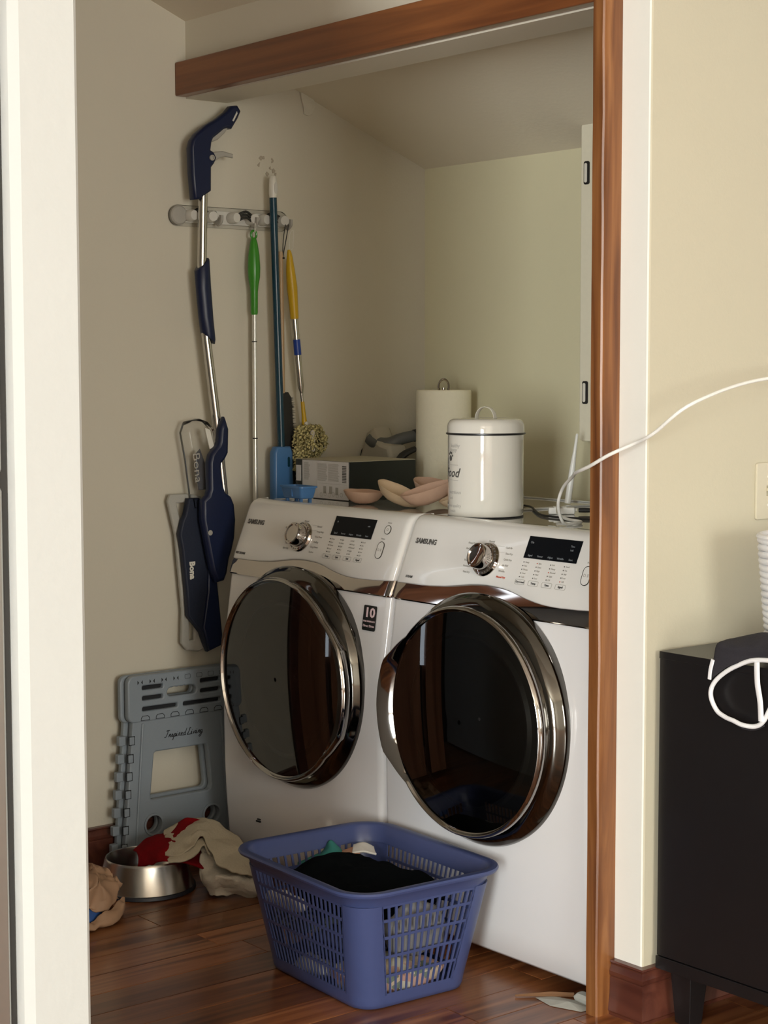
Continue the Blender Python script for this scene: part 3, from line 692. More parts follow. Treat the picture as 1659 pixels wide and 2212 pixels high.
V, Fs = plate([[(y-0.03, z-0.56) for y, z in [(0.062, 1.893), (0.082, 1.899), (0.104, 1.902), (0.133, 1.897), (0.133, 1.892), (0.110, 1.894), (0.092, 1.889), (0.072, 1.875)]]], 0.010, 0.003)
lab(MB().add(V, Fs, M['greyplastic'], T(0.002, 0, 0) @ YZ).build('trigger', M['greyplastic'], mp_, ang=50), 'grey curved spray trigger')
MB().lathe([(0.0075, 0), (0.0075, 0.004), (0.0045, 0.0045), (0.004, 0.002), (0.0005, 0.002)], M['greyplastic'], 20, T(0.017, 0.030, 1.323) @ RY(PI/2)).build('pivot', M['greyplastic'], hd_)
V, Fs = plate([[(y-0.03, z-0.56) for y, z in [(0.141, 2.012), (0.143, 2.006), (0.130, 1.984), (0.126, 1.986)]]], 0.003)
MB().add(V, Fs, M['frost'], T(0.0175, 0, 0) @ YZ).build('handle_inlay', M['greyplastic'], hd_)
# foam grip with slanted ends
gp = [L(0.028+0.0, 1.600), L(0.032, 1.55), L(0.040, 1.48), L(0.055, 1.40)]
b = MB(); n = 20; rings = []
for (y, z, sl) in ((0.037, 1.603, 0.017), (0.037, 1.599, 0.017), (0.041, 1.54, 0.006), (0.048, 1.46, -0.004), (0.054, 1.412, -0.012), (0.055, 1.403, -0.013)):
    r_ = 0.0215 if not (z > 1.60 or z < 1.404) else 0.0190
    rings.append([L(y+r_*math.cos(2*PI*k/n), z+sl*math.cos(2*PI*k/n), r_*0.85*math.sin(2*PI*k/n)) for k in range(n)])
b.loft(rings, M['navy']); b.build('foam_grip', M['navy'], mp_, ang=45)
# lower yoke: neck, wide body plate
bp_ = [(0.076, 1.160), (0.082, 1.172), (0.086, 1.160), (0.084, 1.10), (0.076, 1.087), (0.062, 1.073), (0.061, 1.05), (0.068, 1.005), (0.076, 0.985), (0.094, 0.973), (0.102, 0.955), (0.106, 0.915), (0.102, 0.868), (0.094, 0.838), (0.084, 0.812), (0.077, 0.775), (0.070, 0.760), (0.058, 0.758), (0.045, 0.79), (0.028, 0.870), (0.018, 0.92), (0.018, 0.968), (0.034, 0.980), (0.041, 1.00), (0.040, 1.07), (0.045, 1.09), (0.056, 1.103), (0.068, 1.114), (0.073, 1.128)]
V, Fs = plate([[(y-0.03, z-0.56) for y, z in bp_]], 0.030, 0.009)
yk = MB().add(V, Fs, M['navy'], T(0.024, 0, 0) @ YZ).build('mop_body', M['navy'], mp_, ang=50)
MB().lathe([(0.007, 0), (0.007, 0.003), (0.0005, 0.0035)], M['greyplastic'], 18, T(0.0375, 0.000, 0.325) @ RY(PI/2)).build('nozzle_button', M['greyplastic'], yk)
# water bottle
bt = [(-0.016, 1.152), (-0.008, 1.172), (0.020, 1.178), (0.040, 1.172), (0.060, 1.150), (0.064, 1.10), (0.058, 1.02), (0.050, 0.975), (0.015, 0.965), (0.006, 1.02), (-0.002, 1.08)]
V, Fs = plate([[(y-0.03, z-0.56) for y, z in bt][::-1]], 0.044, 0.012)
btl = lab(MB().add(V, Fs, M['clear'], T(-0.006, 0, 0) @ YZ).build('bottle', M['clear'], mp_, ang=60), 'clear plastic water bottle lettered Bona')
V, Fs = plate([[(y-0.03, z-0.56) for y, z in [(0.020, 1.095), (0.030, 1.105), (0.044, 1.07), (0.046, 1.0), (0.028, 1.00), (0.020, 1.05)]]], 0.006, 0.002)
MB().add(V, Fs, M['labelgrey'], T(-0.010, 0, 0) @ YZ).build('bottle_label', M['labelgrey'], btl)
V, Fs = plate([[(y-0.03, z-0.56) for y, z in [(0.032, 1.165), (0.046, 1.160), (0.058, 1.115), (0.046, 1.110), (0.038, 1.14)]]], 0.004, 0.001)
MB().add(V, Fs, M['offwhite'], T(0.016, 0, 0) @ YZ).build('bottle_painted_sheen', M['offwhite'], btl)  # off-white plate stands in for the sheen on the bottle
V, Fs = text('Bona', 0.032, 'CENTER', offset=-0.0002)
MB().add(V, Fs, M['greyplastic'], T(0.018, -0.026, 0.500) @ YZ @ RZ(-PI/2+0.10) @ Matrix.Scale(1.25, 4, (1, 0, 0))).build('bottle_lettering', M['offwhite'], btl)
# mop head (standing on edge against the wall) with pad frame
hh = [(-0.008, 0.972), (0.020, 0.972), (0.040, 0.93), (0.052, 0.86), (0.060, 0.78), (0.070, 0.72), (0.084, 0.60), (0.086, 0.582), (0.080, 0.572), (0.048, 0.562), (0.034, 0.595), (0.028, 0.612), (-0.012, 0.66), (-0.016, 0.73), (-0.028, 0.84), (-0.036, 0.882), (-0.026, 0.918), (-0.018, 0.93)]
V, Fs = plate([[(y-0.03, z-0.56) for y, z in hh][::-1]], 0.022, 0.005)
mh = MB().add(V, Fs, M['navyfab'], T(-0.010, 0, 0) @ YZ).build('mop_head', M['navyfab'], mp_, ang=50)
V, Fs = plate([[(y-0.03, z-0.56) for y, z in [(0.050, 0.80), (0.066, 0.77), (0.084, 0.60), (0.080, 0.574), (0.049, 0.565), (0.030, 0.625), (0.046, 0.72)]][::-1]], 0.010, 0.004)
MB().add(V, Fs, M['navy'], T(0.003, 0, 0) @ YZ).build('mop_head_wedge', M['navy'], mh, ang=50)
V, Fs = text('Bona', 0.0235, 'CENTER', offset=0.0011)
MB().add(V, Fs, M['offwhite'], T(0.0015, -0.034, 0.223) @ YZ @ RZ(-PI/2+0.03)).build('mop_head_lettering', M['offwhite'], mh)
out = [(y-0.03, z-0.56) for y, z in [(-0.052, 0.984), (0.0, 0.984), (0.040, 0.975), (0.040, 0.60), (0.048, 0.566), (0.030, 0.560), (-0.006, 0.567), (-0.020, 0.585), (-0.016, 0.67), (-0.036, 0.88), (-0.058, 0.97)]]
inn = [(y-0.03, z-0.56) for y, z in [(-0.040, 0.968), (-0.010, 0.969), (0.020, 0.95), (0.022, 0.62), (0.020, 0.585), (-0.002, 0.585), (-0.004, 0.67), (-0.018, 0.88), (-0.036, 0.95)]]
V, Fs = plate([out[::-1], inn], 0.014, 0.004)
lab(MB().add(V, Fs, M['velcro'], T(-0.030, 0, 0) @ YZ).build('pad_frame', M['velcro'], mh, ang=50), 'grey edge of the pad holder')

# ------------------------------------------------------------------ green handled duster
gd = thing('green_duster', 'bright green handle on a thin white telescopic pole hanging from the middle hook', 'duster', (-1.172, 0.2205, 0.80))
MB().tube([(0, 0, 0), (0, 0, 0.335), (0, 0, 0.600), (0, 0.0005, 0.690)], 0.0068, M['whitepole'], 16).build('pole', M['whitepole'], gd)
for z in (0.332, 0.598): MB().lathe([(0.0074, -0.0015), (0.0074, 0.0015)], M['rubber'], 16, T(0, 0, z)).build('pole_ring', M['rubber'], gd)
hp_ = MB().lathe([(0.0085, 0.672), (0.010, 0.678), (0.0105, 0.735), (0.0125, 0.752), (0.0165, 0.775), (0.0175, 0.800), (0.0155, 0.835), (0.0105, 0.868), (0.006, 0.882)], M['green'], 20).build('handle', M['green'], gd)
b = MB(); P = [(0, 0.009*math.sin(a), 0.890+0.011*math.cos(a)) for a in [2*PI*k/16 for k in range(17)]]
b.tube(P, 0.0032, M['green'], 8, up=(1, 0, 0)); b.build('hanging_loop', M['green'], gd)
MB().tube([(0.004, 0, 0.897), (0.010, -0.003, 0.912), (0.012, -0.004, 0.922), (0.014, -0.002, 0.912), (0.006, 0.001, 0.895)], 0.0008, M['offwhite'], 6, smooth=4).build('hanging_string', M['offwhite'], gd)

# ------------------------------------------------------------------ teal pole mop
tm = thing('teal_mop', 'dark teal pole with white tip and sky blue socket against the left wall', 'mop', (-1.155, 0.28, 0.90))
MB().tube([(0, 0.017, 0.20), (0, -0.006, 0.892)], 0.0105, M['teal'], 18).build('pole', M['teal'], tm)
cp = MB().lathe([(0.0095, 0.0), (0.0100, 0.004), (0.0115, 0.012), (0.0112, 0.045), (0.0095, 0.058), (0.0065, 0.062), (0.0005, 0.063)], M['offwhite'], 20, T(0, -0.006, 0.890)).build('pole_tip', M['offwhite'], tm)
MB().lathe([(0.0055, 0), (0.0055, 0.002), (0.0005, 0.003)], M['frost'], 18, T(0.0105, -0.004, 0.918) @ RY(PI/2) @ Matrix.Scale(3.0, 4, (1, 0, 0))).build('tip_inlay', M['frost'], cp)
so = [(-0.006, -0.02), (-0.010, 0.05), (-0.009, 0.19), (-0.002, 0.202), (0.036, 0.202), (0.041, 0.19), (0.045, 0.05), (0.046, -0.02)]
V, Fs = plate([so[::-1]], 0.030, 0.006)
sk = lab(MB().add(V, Fs, M['sky'], YZ).build('socket', M['sky'], tm, ang=50), 'sky blue plastic socket')
V, Fs = plate([rrect(0.031, 0.165, 0.0035, 0.014, 0.0034)], 0.002); MB().add(V, Fs, M['teal'], T(0.0155, 0, 0) @ YZ).build('socket_slot', M['teal'], sk)

# ------------------------------------------------------------------ wooden broom with black bristles
br = thing('wooden_brush', 'pale wooden stick with black bristle head hung by a black string on the end hook', 'brush', (-1.178, 0.325, 0.98))
MB().tube([(0, -0.010, 0.668), (0, -0.006, 0.270), (0, -0.006, 0.22)], 0.0068, M['broomwood'], 14).build('stick', M['broomwood'], br)
MB().tube([(0.004, -0.006, 0.652), (0.010, -0.008, 0.70), (0.018, -0.006, 0.742)], 0.0013, M['rubber'], 6, smooth=3).tube([(0.004, -0.006, 0.652), (0.012, 0.000, 0.70), (0.022, 0.002, 0.742)], 0.0013, M['rubber'], 6, smooth=3).lathe([(0.003, 0), (0.003, 0.004)], M['rubber'], 8, T(0.006, -0.006, 0.650) @ RY(PI/2)).build('hanging_string', M['rubber'], br)
V, Fs = plate([[(-0.012, 0.27), (0.006, 0.274), (0.014, 0.262), (0.026, 0.10), (0.026, -0.01), (0.002, -0.02), (-0.008, 0.10)]], 0.022, 0.004)
bh = MB().add(V, Fs, M['rubber'], YZ).build('brush_block', M['rubber'], br)
b = MB(); rb = random.Random(4)
for k in range(900):
    z = rb.uniform(0.00, 0.262); x = rb.uniform(-0.010, 0.012); y = 0.008+0.010*(0.26-z)/0.2
    ln = rb.uniform(0.012, 0.024); dz = rb.uniform(-0.003, 0.004)
    b.add([(x-0.0009, y, z), (x+0.0009, y, z), (x, y, z+0.0018), (x+rb.uniform(-.002, .002), y+ln, z+dz)], [(0, 1, 3), (1, 2, 3), (2, 0, 3), (0, 2, 1)], M['rubber'])
o = b.build('bristle', M['rubber'], bh, smooth=False); o['kind'] = 'stuff'

# ------------------------------------------------------------------ yellow handled duster
yd = thing('yellow_duster', 'fluffy yellow duster with yellow handle and steel pole banded in blue, hung beside rack end', 'duster', (-1.150, 0.345, 1.06))
def hl(t, r, *a): pass
hnd = [(0, -0.022, 0.592), (0, -0.020, 0.575), (0, -0.017, 0.535), (0, -0.012, 0.49), (0, -0.008, 0.45), (0, -0.004, 0.402)]
MB().tube(hnd, [0.004, 0.008, 0.0125, 0.0150, 0.0130, 0.0115], M['yellow'], 18, smooth=4).build('handle', M['yellow'], yd)
MB().tube([(0, -0.004, 0.405), (0, 0.010, 0.27), (0, 0.016, 0.215), (0, 0.019, 0.195)], [0.0092, 0.0090, 0.0088, 0.0045], M['silver'], 18).build('pole', M['silver'], yd)
lab(MB().tube([(0, 0.0025, 0.345), (0, 0.0068, 0.302)], 0.0102, M['royal'], 18).build('pole_band', M['royal'], yd), 'blue band')
MB().tube([(0, 0.018, 0.200), (0, 0.021, 0.175), (0, 0.023, 0.165)], 0.004, M['silver'], 12).build('pole_neck', M['silver'], yd)
MB().tube([(0, 0.022, 0.172), (0, 0.026, 0.135), (0, 0.029, 0.105)], [0.0052, 0.0062, 0.0085], M['yellow'], 12).build('hinge_fork', M['yellow'], yd)
MB().lathe([(0.006, -0.008), (0.006, 0.010), (0.0045, 0.0115), (0.0005, 0.012)], M['offwhite'], 14, T(0, 0.029, 0.110) @ RY(PI/2)).build('hinge_pin', M['offwhite'], yd)
MB().tube([(0.004, -0.022, 0.592), (0.008, -0.026, 0.63), (0.010, -0.014, 0.645), (0.008, -0.014, 0.60), (0.004, -0.020, 0.590)], 0.0008, M['offwhite'], 6, smooth=4).build('hanging_string', M['offwhite'], yd)
b = MB(); ry = random.Random(9)
for k in range(1700):
    t = ry.random(); cz = 0.105-0.125*t; cy = 0.036+0.006*math.sin(t*5)-0.026*max(0, t-0.55)*2
    a = ry.uniform(0, 2*PI); rad = (0.024+0.028*math.sin(PI*min(1, t+0.12)))*ry.uniform(0.55, 1.1)
    c_ = Vector((0.010+0.55*rad*math.cos(a), cy+rad*math.sin(a), cz)); u = Vector((ry.uniform(-1, 1), ry.uniform(-1, 1), ry.uniform(-1, 1))).normalized(); v = u.cross(Vector((math.cos(a), math.sin(a), 0.2))).normalized()
    s = ry.uniform(0.004, 0.0085); q = c_+Vector((0.2*math.cos(a), math.sin(a), -0.5))*0.004
    b.add([c_-u*s, c_-v*s*0.7, c_+u*s, c_+v*s*0.7, q], [(0, 1, 4), (1, 2, 4), (2, 3, 4), (3, 0, 4), (3, 2, 1, 0)], M['duster'])
o = b.build('duster_fluff', M['duster'], yd, smooth=True, ang=180); o['kind'] = 'stuff'
b = MB(); rings = []
for t in range(9):
    tt = t/8; z = 0.095-0.125*tt; y = 0.030-0.010*max(0, tt-0.4); r_ = 0.022*math.sin(PI*min(1, 0.12+tt*0.8))+0.004
    rings.append([(0.8*r_*math.cos(2*PI*k/14)*(1+0.15*hash3(k, t, 1)), y+r_*math.sin(2*PI*k/14)*(1+0.15*hash3(k, t, 4)), z) for k in range(14)])
b.loft(rings, M['duster']); b.build('duster_core', M['duster'], yd)
V, Fs = plate([rrect(0.033, 0.062, 0.004, 0.028, 0.004)], 0.008, 0.003)
lab(MB().add(V, Fs, M['beige2'], T(0.032, 0, 0) @ YZ @ RZ(0.0)).build('duster_spine', M['beige2'], yd), 'pale plastic spine of the duster')

# ------------------------------------------------------------------ on top of the washer and dryer
ZT = 0.9716
# sky blue tray
ty = thing('soap_tray', 'small sky blue plastic tray on short feet, left front of the washer top', 'tray', (-0.897, 0.168, ZT), rz=-0.05)
b = MB()
def rr3(hw, hd, z, r): return [(x, y, z) for x, y in rrect(0, 0, hw, hd, r, 4)]
b.loft([rr3(0.040, 0.018, 0.0125, 0.006), rr3(0.043, 0.021, 0.014, 0.007), rr3(0.050, 0.026, 0.0405, 0.009), rr3(0.053, 0.029, 0.041, 0.010), rr3(0.053, 0.029, 0.0455, 0.010), rr3(0.048, 0.024, 0.0455, 0.009), rr3(0.041, 0.018, 0.018, 0.006)], M['sky'])
b.build('tray_body', M['sky'], ty, ang=40)
for sx in (-1, 1):
    for sy in (-1, 1):
        MB().box(-0.004, 0.004, -0.004, 0.004, 0, 0.016, M['sky'], T(sx*0.032, sy*0.014, 0)).build('foot', M['sky'], ty, bevel=0.001)
for sy in (-1, 1): MB().box(-0.0025, 0.0025, -0.002, 0.002, 0.018, 0.040, M['sky'], T(0.004, sy*0.0235, 0)).build('rib', M['sky'], ty)
# black carton with a white printed end
bx = thing('carton', 'black cardboard carton with white printed end panel lying on the washer top', 'box', (-0.968, 0.413, ZT))
MB().box(-0.121, 0.121, -0.115, 0.115, 0, 0.104).build('carton_body', M['cardblack'], bx, bevel=0.0015)
MB().box(-0.121, 0.120, -0.114, 0.114, 0.1042, 0.1055).build('carton_lid', M['cardtop'], bx)
wf = MB().box(-0.088, 0.119, -0.1162, -0.1152, 0.002, 0.1035).build('printed_panel', M['cardwhite'], bx)
b = MB(); rc = random.Random(2)
for c_, (x0, x1) in enumerate(((-0.080, -0.052), (-0.018, 0.026), (0.030, 0.080))):
    for k in range(17):
        z = 0.095-0.0028*k; b.box(x0, x1-rc.random()*0.008, -0.1166, -0.1162, z, z+0.0013, M['inklight'])
for k in range(11):
    b.box(0.092, 0.110, -0.1166, -0.1162, 0.090-0.0042*k, 0.0918-0.0042*k+rc.random()*0.0012, M['ink'])
b.box(-0.018, 0.112, -0.1165, -0.1162, 0.0425, 0.0430, M['inklight']); b.box(-0.022, -0.0215, -0.1165, -0.1162, 0.004, 0.1, M['inklight'])
for (x, z) in ((0.008, 0.030), (0.035, 0.030), (0.062, 0.028)):
    b.box(x, x+0.012, -0.1166, -0.1162, z-0.014, z+0.006, M['inklight'])
for k in range(6):
    V, Fs = plate([circle(-0.002+0.018*k, 0.012+0.003*(k % 2), 0.006, 10), circle(-0.002+0.018*k, 0.012+0.003*(k % 2), 0.0052, 10)], 0.0004); b.add(V, Fs, M['inklight'], T(0, -0.1164, 0) @ XZ)
b.build('panel_print', M['inklight'], wf)['kind'] = 'stuff'
b = MB().box(-0.117, -0.095, -0.1164, -0.1154, 0.045, 0.088, M['cardwhite']); b.build('label_patch', M['cardwhite'], bx)
# beige and grey vacuum nozzle behind the carton
vc = thing('vacuum_nozzle', 'beige and grey hand vacuum nozzle with curved grey hose behind the black carton', 'vacuum cleaner', (-1.105, 0.635, ZT))
V, Fs = plate([[(-0.075, 0.0), (-0.078, 0.09), (-0.062, 0.125), (-0.046, 0.160), (-0.030, 0.168), (-0.014, 0.140), (0.008, 0.128), (0.040, 0.122), (0.060, 0.05), (0.060, 0.0)][::-1]], 0.070, 0.012)
MB().add(V, Fs, M['vacbeige'], XZ).build('nozzle_body', M['vacbeige'], vc, ang=50)
MB().tube([(-0.046, -0.028, 0.152), (-0.022, -0.020, 0.138), (0.006, 0.0, 0.136), (0.026, 0.030, 0.150), (0.044, 0.075, 0.160), (0.052, 0.125, 0.164), (0.062, 0.175, 0.166)], [0.018, 0.020, 0.019, 0.017, 0.016, 0.016, 0.016], M['vacgrey'], 18, smooth=5).build('hose', M['vacgrey'], vc)
MB().tube([(0.0415, 0.066, 0.1588), (0.0450, 0.080, 0.1608)], 0.0180, M['rubber'], 18).build('hose_band', M['rubber'], vc)
MB().tube([(0.105, 0.02, 0.125), (0.088, -0.015, 0.105), (0.083, -0.030, 0.07), (0.086, -0.024, 0.006)], [0.008, 0.011, 0.010, 0.006], M['rubber'], 10, smooth=4, flat=1.8).build('strap', M['rubber'], vc)
V, Fs = plate([[(-0.089, 0.09), (-0.082, 0.115), (-0.066, 0.128), (-0.078, 0.088)]], 0.06, 0.003)
MB().add(V, Fs, M['rubber'], XZ).build('nozzle_lip', M['rubber'], vc)

# foam cups
def cup(label, loc, rx, ry_, h, rot, mat, tip=0.25):
    o_ = MB(); n = 32; rings = []
    def pt(fr, k, zz):
        a = 2*PI*k/n; e = 1+tip*max(0, math.cos(a))**3
        return (rx*fr*math.cos(a)*e, ry_*fr*math.sin(a), zz)
    prof = [(0.02, 0.0), (0.25, 0.02), (0.5, 0.12), (0.72, 0.32), (0.88, 0.62), (0.97, 0.88), (1.0, 1.0), (0.97, 1.01), (0.9, 0.86), (0.74, 0.52), (0.5, 0.27), (0.25, 0.17), (0.02, 0.14)]
    for fr, zz in prof: rings.append([pt(fr, k, zz*h+0.0015*hash3(k*0.4, fr*4)) for k in range(n)])
    o_.loft(rings, mat); ob = o_.build('foam_cup', mat, ang=70)
    ob.location = loc; ob.rotation_euler = rot
    return tag(ob, label, 'bra pad', 'nude bra pads on the washer')
cup('nude foam bra pad lying level, nearest the black carton', (-0.752, 0.265, ZT+0.0012), 0.049, 0.046, 0.034, (0.02, 0.05, 0.55), M['nude'])
cup('beige foam bra pad tipped up against its neighbour, second from the left', (-0.610, 0.262, ZT+0.014), 0.062, 0.040, 0.034, (0.12, 0.42, 0.45), M['nude2'])
cup('nude foam bra pad at the back of the pile, leaning on the others', (-0.625, 0.400, ZT+0.016), 0.060, 0.044, 0.040, (0.30, 0.22, 0.9), M['nude'])
cup('pinkish foam bra pad in front of the pile, one end raised towards the tin', (-0.508, 0.290, ZT+0.014), 0.064, 0.040, 0.042, (0.18, -0.30, 0.75), M['nude'])
cup('beige foam bra pad half hidden behind the white tin', (-0.425, 0.330, ZT+0.012), 0.052, 0.036, 0.034, (0.1, -0.42, 0.8), M['nude2'])

# kitchen roll on its holder
kr = thing('paper_towel_roll', 'tall cream paper towel roll on a metal holder behind the white tin', 'paper towel', (-0.948, 0.715, ZT))
MB().lathe([(0.085, 0), (0.085, 0.006), (0.083, 0.008)], M['chrome'], 40).build('holder_base', M['chrome'], kr)
b = MB(); b.lathe([(0.022, 0.010), (0.0745, 0.010), (0.0775, 0.013), (0.0785, 0.02), (0.0785, 0.284), (0.0775, 0.290), (0.0755, 0.292), (0.022, 0.2915), (0.020, 0.288)], M['paper'], 64)
b.build('paper_roll', M['paper'], kr, ang=60)
MB().tube([(0, 0, 0.006), (0, 0, 0.298)], 0.0045, M['chrome'], 12).build('holder_rod', M['chrome'], kr)
P = [(0.0145*math.cos(a), 0.0, 0.300+0.022*math.sin(a)) for a in [PI*k/12 for k in range(-2, 15)]]
MB().tube([Vector(p) for p in P], 0.0035, M['chrome'], 10, up=(0, 1, 0)).build('holder_loop', M['chrome'], kr).rotation_euler = (0, 0, 0.9)

# white enamel food tin
ct = thing('food_tin', 'white enamel lidded pet food tin with black rim line standing on the dryer', 'canister', (-0.270, 0.265, ZT), rz=0)
MB().lathe([(0.089, 0.0), (0.091, 0.0015), (0.0912, 0.003)], M['black'], 64).build('base_rim', M['black'], ct)
bd = MB().lathe([(0.0895, 0.003), (0.0905, 0.006), (0.0905, 0.196), (0.088, 0.198)], M['can'], 72).build('tin_body', M['can'], ct, ang=40)
MB().lathe([(0.0935, 0.1950), (0.0950, 0.1965), (0.0950, 0.1985), (0.0930, 0.2000)], M['black'], 72).build('rim_line', M['black'], ct)
MB().lathe([(0.0925, 0.1995), (0.0920, 0.215), (0.0905, 0.222), (0.086, 0.229), (0.078, 0.2325), (0.060, 0.2335), (0.058, 0.2325), (0.001, 0.2325)], M['can'], 72).build('lid', M['can'], ct, ang=40)
P = []
for k in range(17):
    a = PI*k/16; P.append((0.024*math.cos(a), 0, 0.2325+0.028*math.sin(a)))
hb_ = MB().tube(P, 0.0015, M['can'], 10, flat=7.0, up=(1, 0, 0)).build('lid_handle', M['can'], ct); hb_.rotation_euler = (0, 0, 0.45)
def wrap(V, R_, ang0, z0):   # bend flat lettering round the tin
    return [((R_+p[2])*math.cos(ang0+p[0]/R_), (R_+p[2])*math.sin(ang0+p[0]/R_), z0+p[1]) for p in V]
b = MB(); R_ = 0.0908; A0 = math.radians(-114)   # middle of the printed side
def tw(s_, size, du, z, mat, off=0.0001, shear=0.0, align='RIGHT'):
    V, Fs = text(s_, size, align, th=0.0001, offset=off, shear=shear); b.add(wrap([(v[0]+du, v[1], v[2]) for v in V], R_, A0, z), Fs, mat)
tw('Food', 0.030, 0.044, 0.105, M['ink'], 0.0006, 0.35)
for z in (0.124, 0.088):
    n = 14; b.add([((R_+0.0002)*math.cos(A0+(-0.02+0.062*k/n)/R_), (R_+0.0002)*math.sin(A0+(-0.02+0.062*k/n)/R_), z+dz) for k in range(n+1) for dz in (0, 0.0008)], [(2*k, 2*k+2, 2*k+3, 2*k+1) for k in range(n)], M['inklight'])
tw('healthy', 0.013, 0.046, 0.170, M['inklight'], 0, 0.3); tw('happy', 0.013, 0.036, 0.160, M['inklight'], 0, 0.3)
tw('nutritious', 0.012, 0.051, 0.060, M['inklight'], 0, 0.2); tw('and', 0.010, 0.020, 0.046, M['inklight'], 0, 0.2)
tw('premium quality', 0.011, 0.051, 0.028, M['inklight'], 0); tw('meals', 0.011, 0.032, 0.016, M['inklight'], 0)
for (du, dz, r_) in ((0.0, 0.140, 0.007), (-0.008, 0.150, 0.003), (-0.002, 0.153, 0.0032), (0.005, 0.152, 0.003), (0.010, 0.146, 0.0028)):
    V, Fs = plate([circle(0, 0, r_, 12)], 0.0002); b.add(wrap([(v[0]+du+0.010, v[1], v[2]+0.0001) for v in V], R_, A0, dz), Fs, M['ink'])
b.build('tin_print', M['inklight'], bd)['kind'] = 'stuff'

# antenna, adapter and cables on the dryer
an = MB().lathe([(0.0085, 0.0), (0.0085, 0.020), (0.0080, 0.075), (0.0070, 0.10), (0.0045, 0.135), (0.0036, 0.178), (0.0025, 0.1815)], M['cord'], 14)
ao = an.build('router_antenna', M['cord']); ao.location = (-0.392, 0.660, ZT+0.004); ao.rotation_euler = (0, 0.13, 0.9)
tag(ao, 'tall white router antenna leaning on the dryer behind the cables', 'antenna')
ad = thing('power_adapter', 'small white power adapter lying on the dryer with black cables', 'adapter', (-0.185, 0.435, ZT+0.0005), rz=0.86)
MB().box(-0.032, 0.032, -0.011, 0.011, 0, 0.0165).build('adapter_body', M['cord'], ad, bevel=0.003)
MB().tube([(0.031, 0, 0.010), (0.037, 0, 0.010)], 0.004, M['offwhite'], 10).build('adapter_socket', M['offwhite'], ad)
MB().box(-0.020, 0.012, -0.010, 0.010, 0.0162, 0.019).build('adapter_lid', M['offwhite'], ad, bevel=0.001)
bc = MB().tube([(-0.158, 0.466, ZT+0.010), (-0.148, 0.478, ZT+0.010), (-0.125, 0.505, ZT+0.009), (-0.09, 0.545, ZT+0.006)], [0.0055, 0.006, 0.0045, 0.002], M['rubber'], 10, smooth=4).tube([(-0.09, 0.545, ZT+0.006), (0.0, 0.62, ZT+0.003), (0.2, 0.74, ZT+0.003)], 0.0022, M['rubber'], 8, smooth=5).build('charger_cable', M['rubber'])
tag(bc, 'black charger plug and cable running right from the white adapter', 'cable')
bc = MB().tube([(-0.43, 0.53, ZT+0.0035), (-0.36, 0.50, ZT+0.004), (-0.20, 0.375, ZT+0.003), (-0.13, 0.345, ZT+0.003), (-0.05, 0.355, ZT+0.003), (0.10, 0.44, ZT+0.003), (0.25, 0.55, ZT+0.003)], 0.0028, M['rubber'], 8, smooth=6).build('power_cable', M['rubber'])
tag(bc, 'thin black cable lying across the dryer top from behind the white tin', 'cable')
wc_ = MB().tube([(0.66, 0.50, 1.308), (0.60, 0.234, 1.302), (0.60, 0.017, 1.257), (0.53, -0.020, 1.197), (0.480, -0.020, 1.176), (0.435, -0.043, 1.153), (0.385, -0.046, 1.129), (0.32, -0.020, 1.112), (0.205, 0.085, 1.095), (0.115, 0.145, 1.064), (0.085, 0.160, 1.030), (0.065, 0.185, 0.998), (0.055, 0.210, ZT+0.0055), (0.050, 0.250, ZT+0.0045), (0.030, 0.285, ZT+0.0045), (-0.03, 0.300, ZT+0.006), (-0.10, 0.340, ZT+0.012), (-0.172, 0.410, ZT+0.0235)], 0.0036, M['cord'], 10, smooth=8).build('charging_cable', M['cord'])
tag(wc_, 'long white cord arching from the right wall past the post to the dryer', 'cable')

# ------------------------------------------------------------------ folded step stool against the left wall
ss = thing('step_stool', 'blue-grey plastic folding step stool folded flat against the left wall, lettered Inspired Living', 'step stool', (-1.140, -0.047, 0))
def sc(pts): return [(y+0.047, z) for y, z in pts]
slots = []
def slot(y0, y1, z): return rrect((y0+y1)/2, z, (y1-y0)/2, 0.0098, 0.0080, 3)
hand = []
for k in range(25):
    a = PI/2+PI*k/24; hand.append((-0.034+0.0155*math.cos(a), 0.462+0.0155*math.sin(a)))
for k in range(25):
    a = -PI/2+PI*k/24; hand.append((0.034+0.0155*math.cos(a), 0.462+0.0155*math.sin(a)))
for k in range(12): hand.append((0.030-0.060*k/11, 0.4775+0.0022*math.sin(k*PI*4/11)**2))
seat = rrect(0, 0.4535, 0.163, 0.0585, 0.016, 6)
SL = [slot(-0.127, -0.055, 0.482), slot(-0.127, -0.055, 0.454), slot(-0.127, -0.010, 0.425), slot(0.055, 0.127, 0.482), slot(0.055, 0.127, 0.454), slot(0.000, 0.127, 0.425)]
V, Fs = plate([seat, hand]+SL, 0.020, 0.004)
sp_ = MB().add(V, Fs, M['stool'], T(-0.008, 0, 0) @ YZ).build('seat_half', M['stool'], ss, ang=45)
for s_ in SL:
    y0 = min(p[0] for p in s_); y1 = max(p[0] for p in s_); z0 = sum(p[1] for p in s_)/len(s_)
    MB().box(-0.014, -0.010, y0-0.001, y1+0.001, z0-0.0095, z0+0.0095).build('slot_shade_backing', M['stooldark'], sp_)  # near-black plate stands in for the shade inside each slot
V, Fs = plate([rrect(-0.004, 0.452, 0.168, 0.060, 0.016, 6), hand], 0.016, 0.004)
MB().add(V, Fs, M['stool'], T(-0.031, 0, 0) @ YZ).build('seat_half', M['stool'], ss, ang=45)
tb = MB()
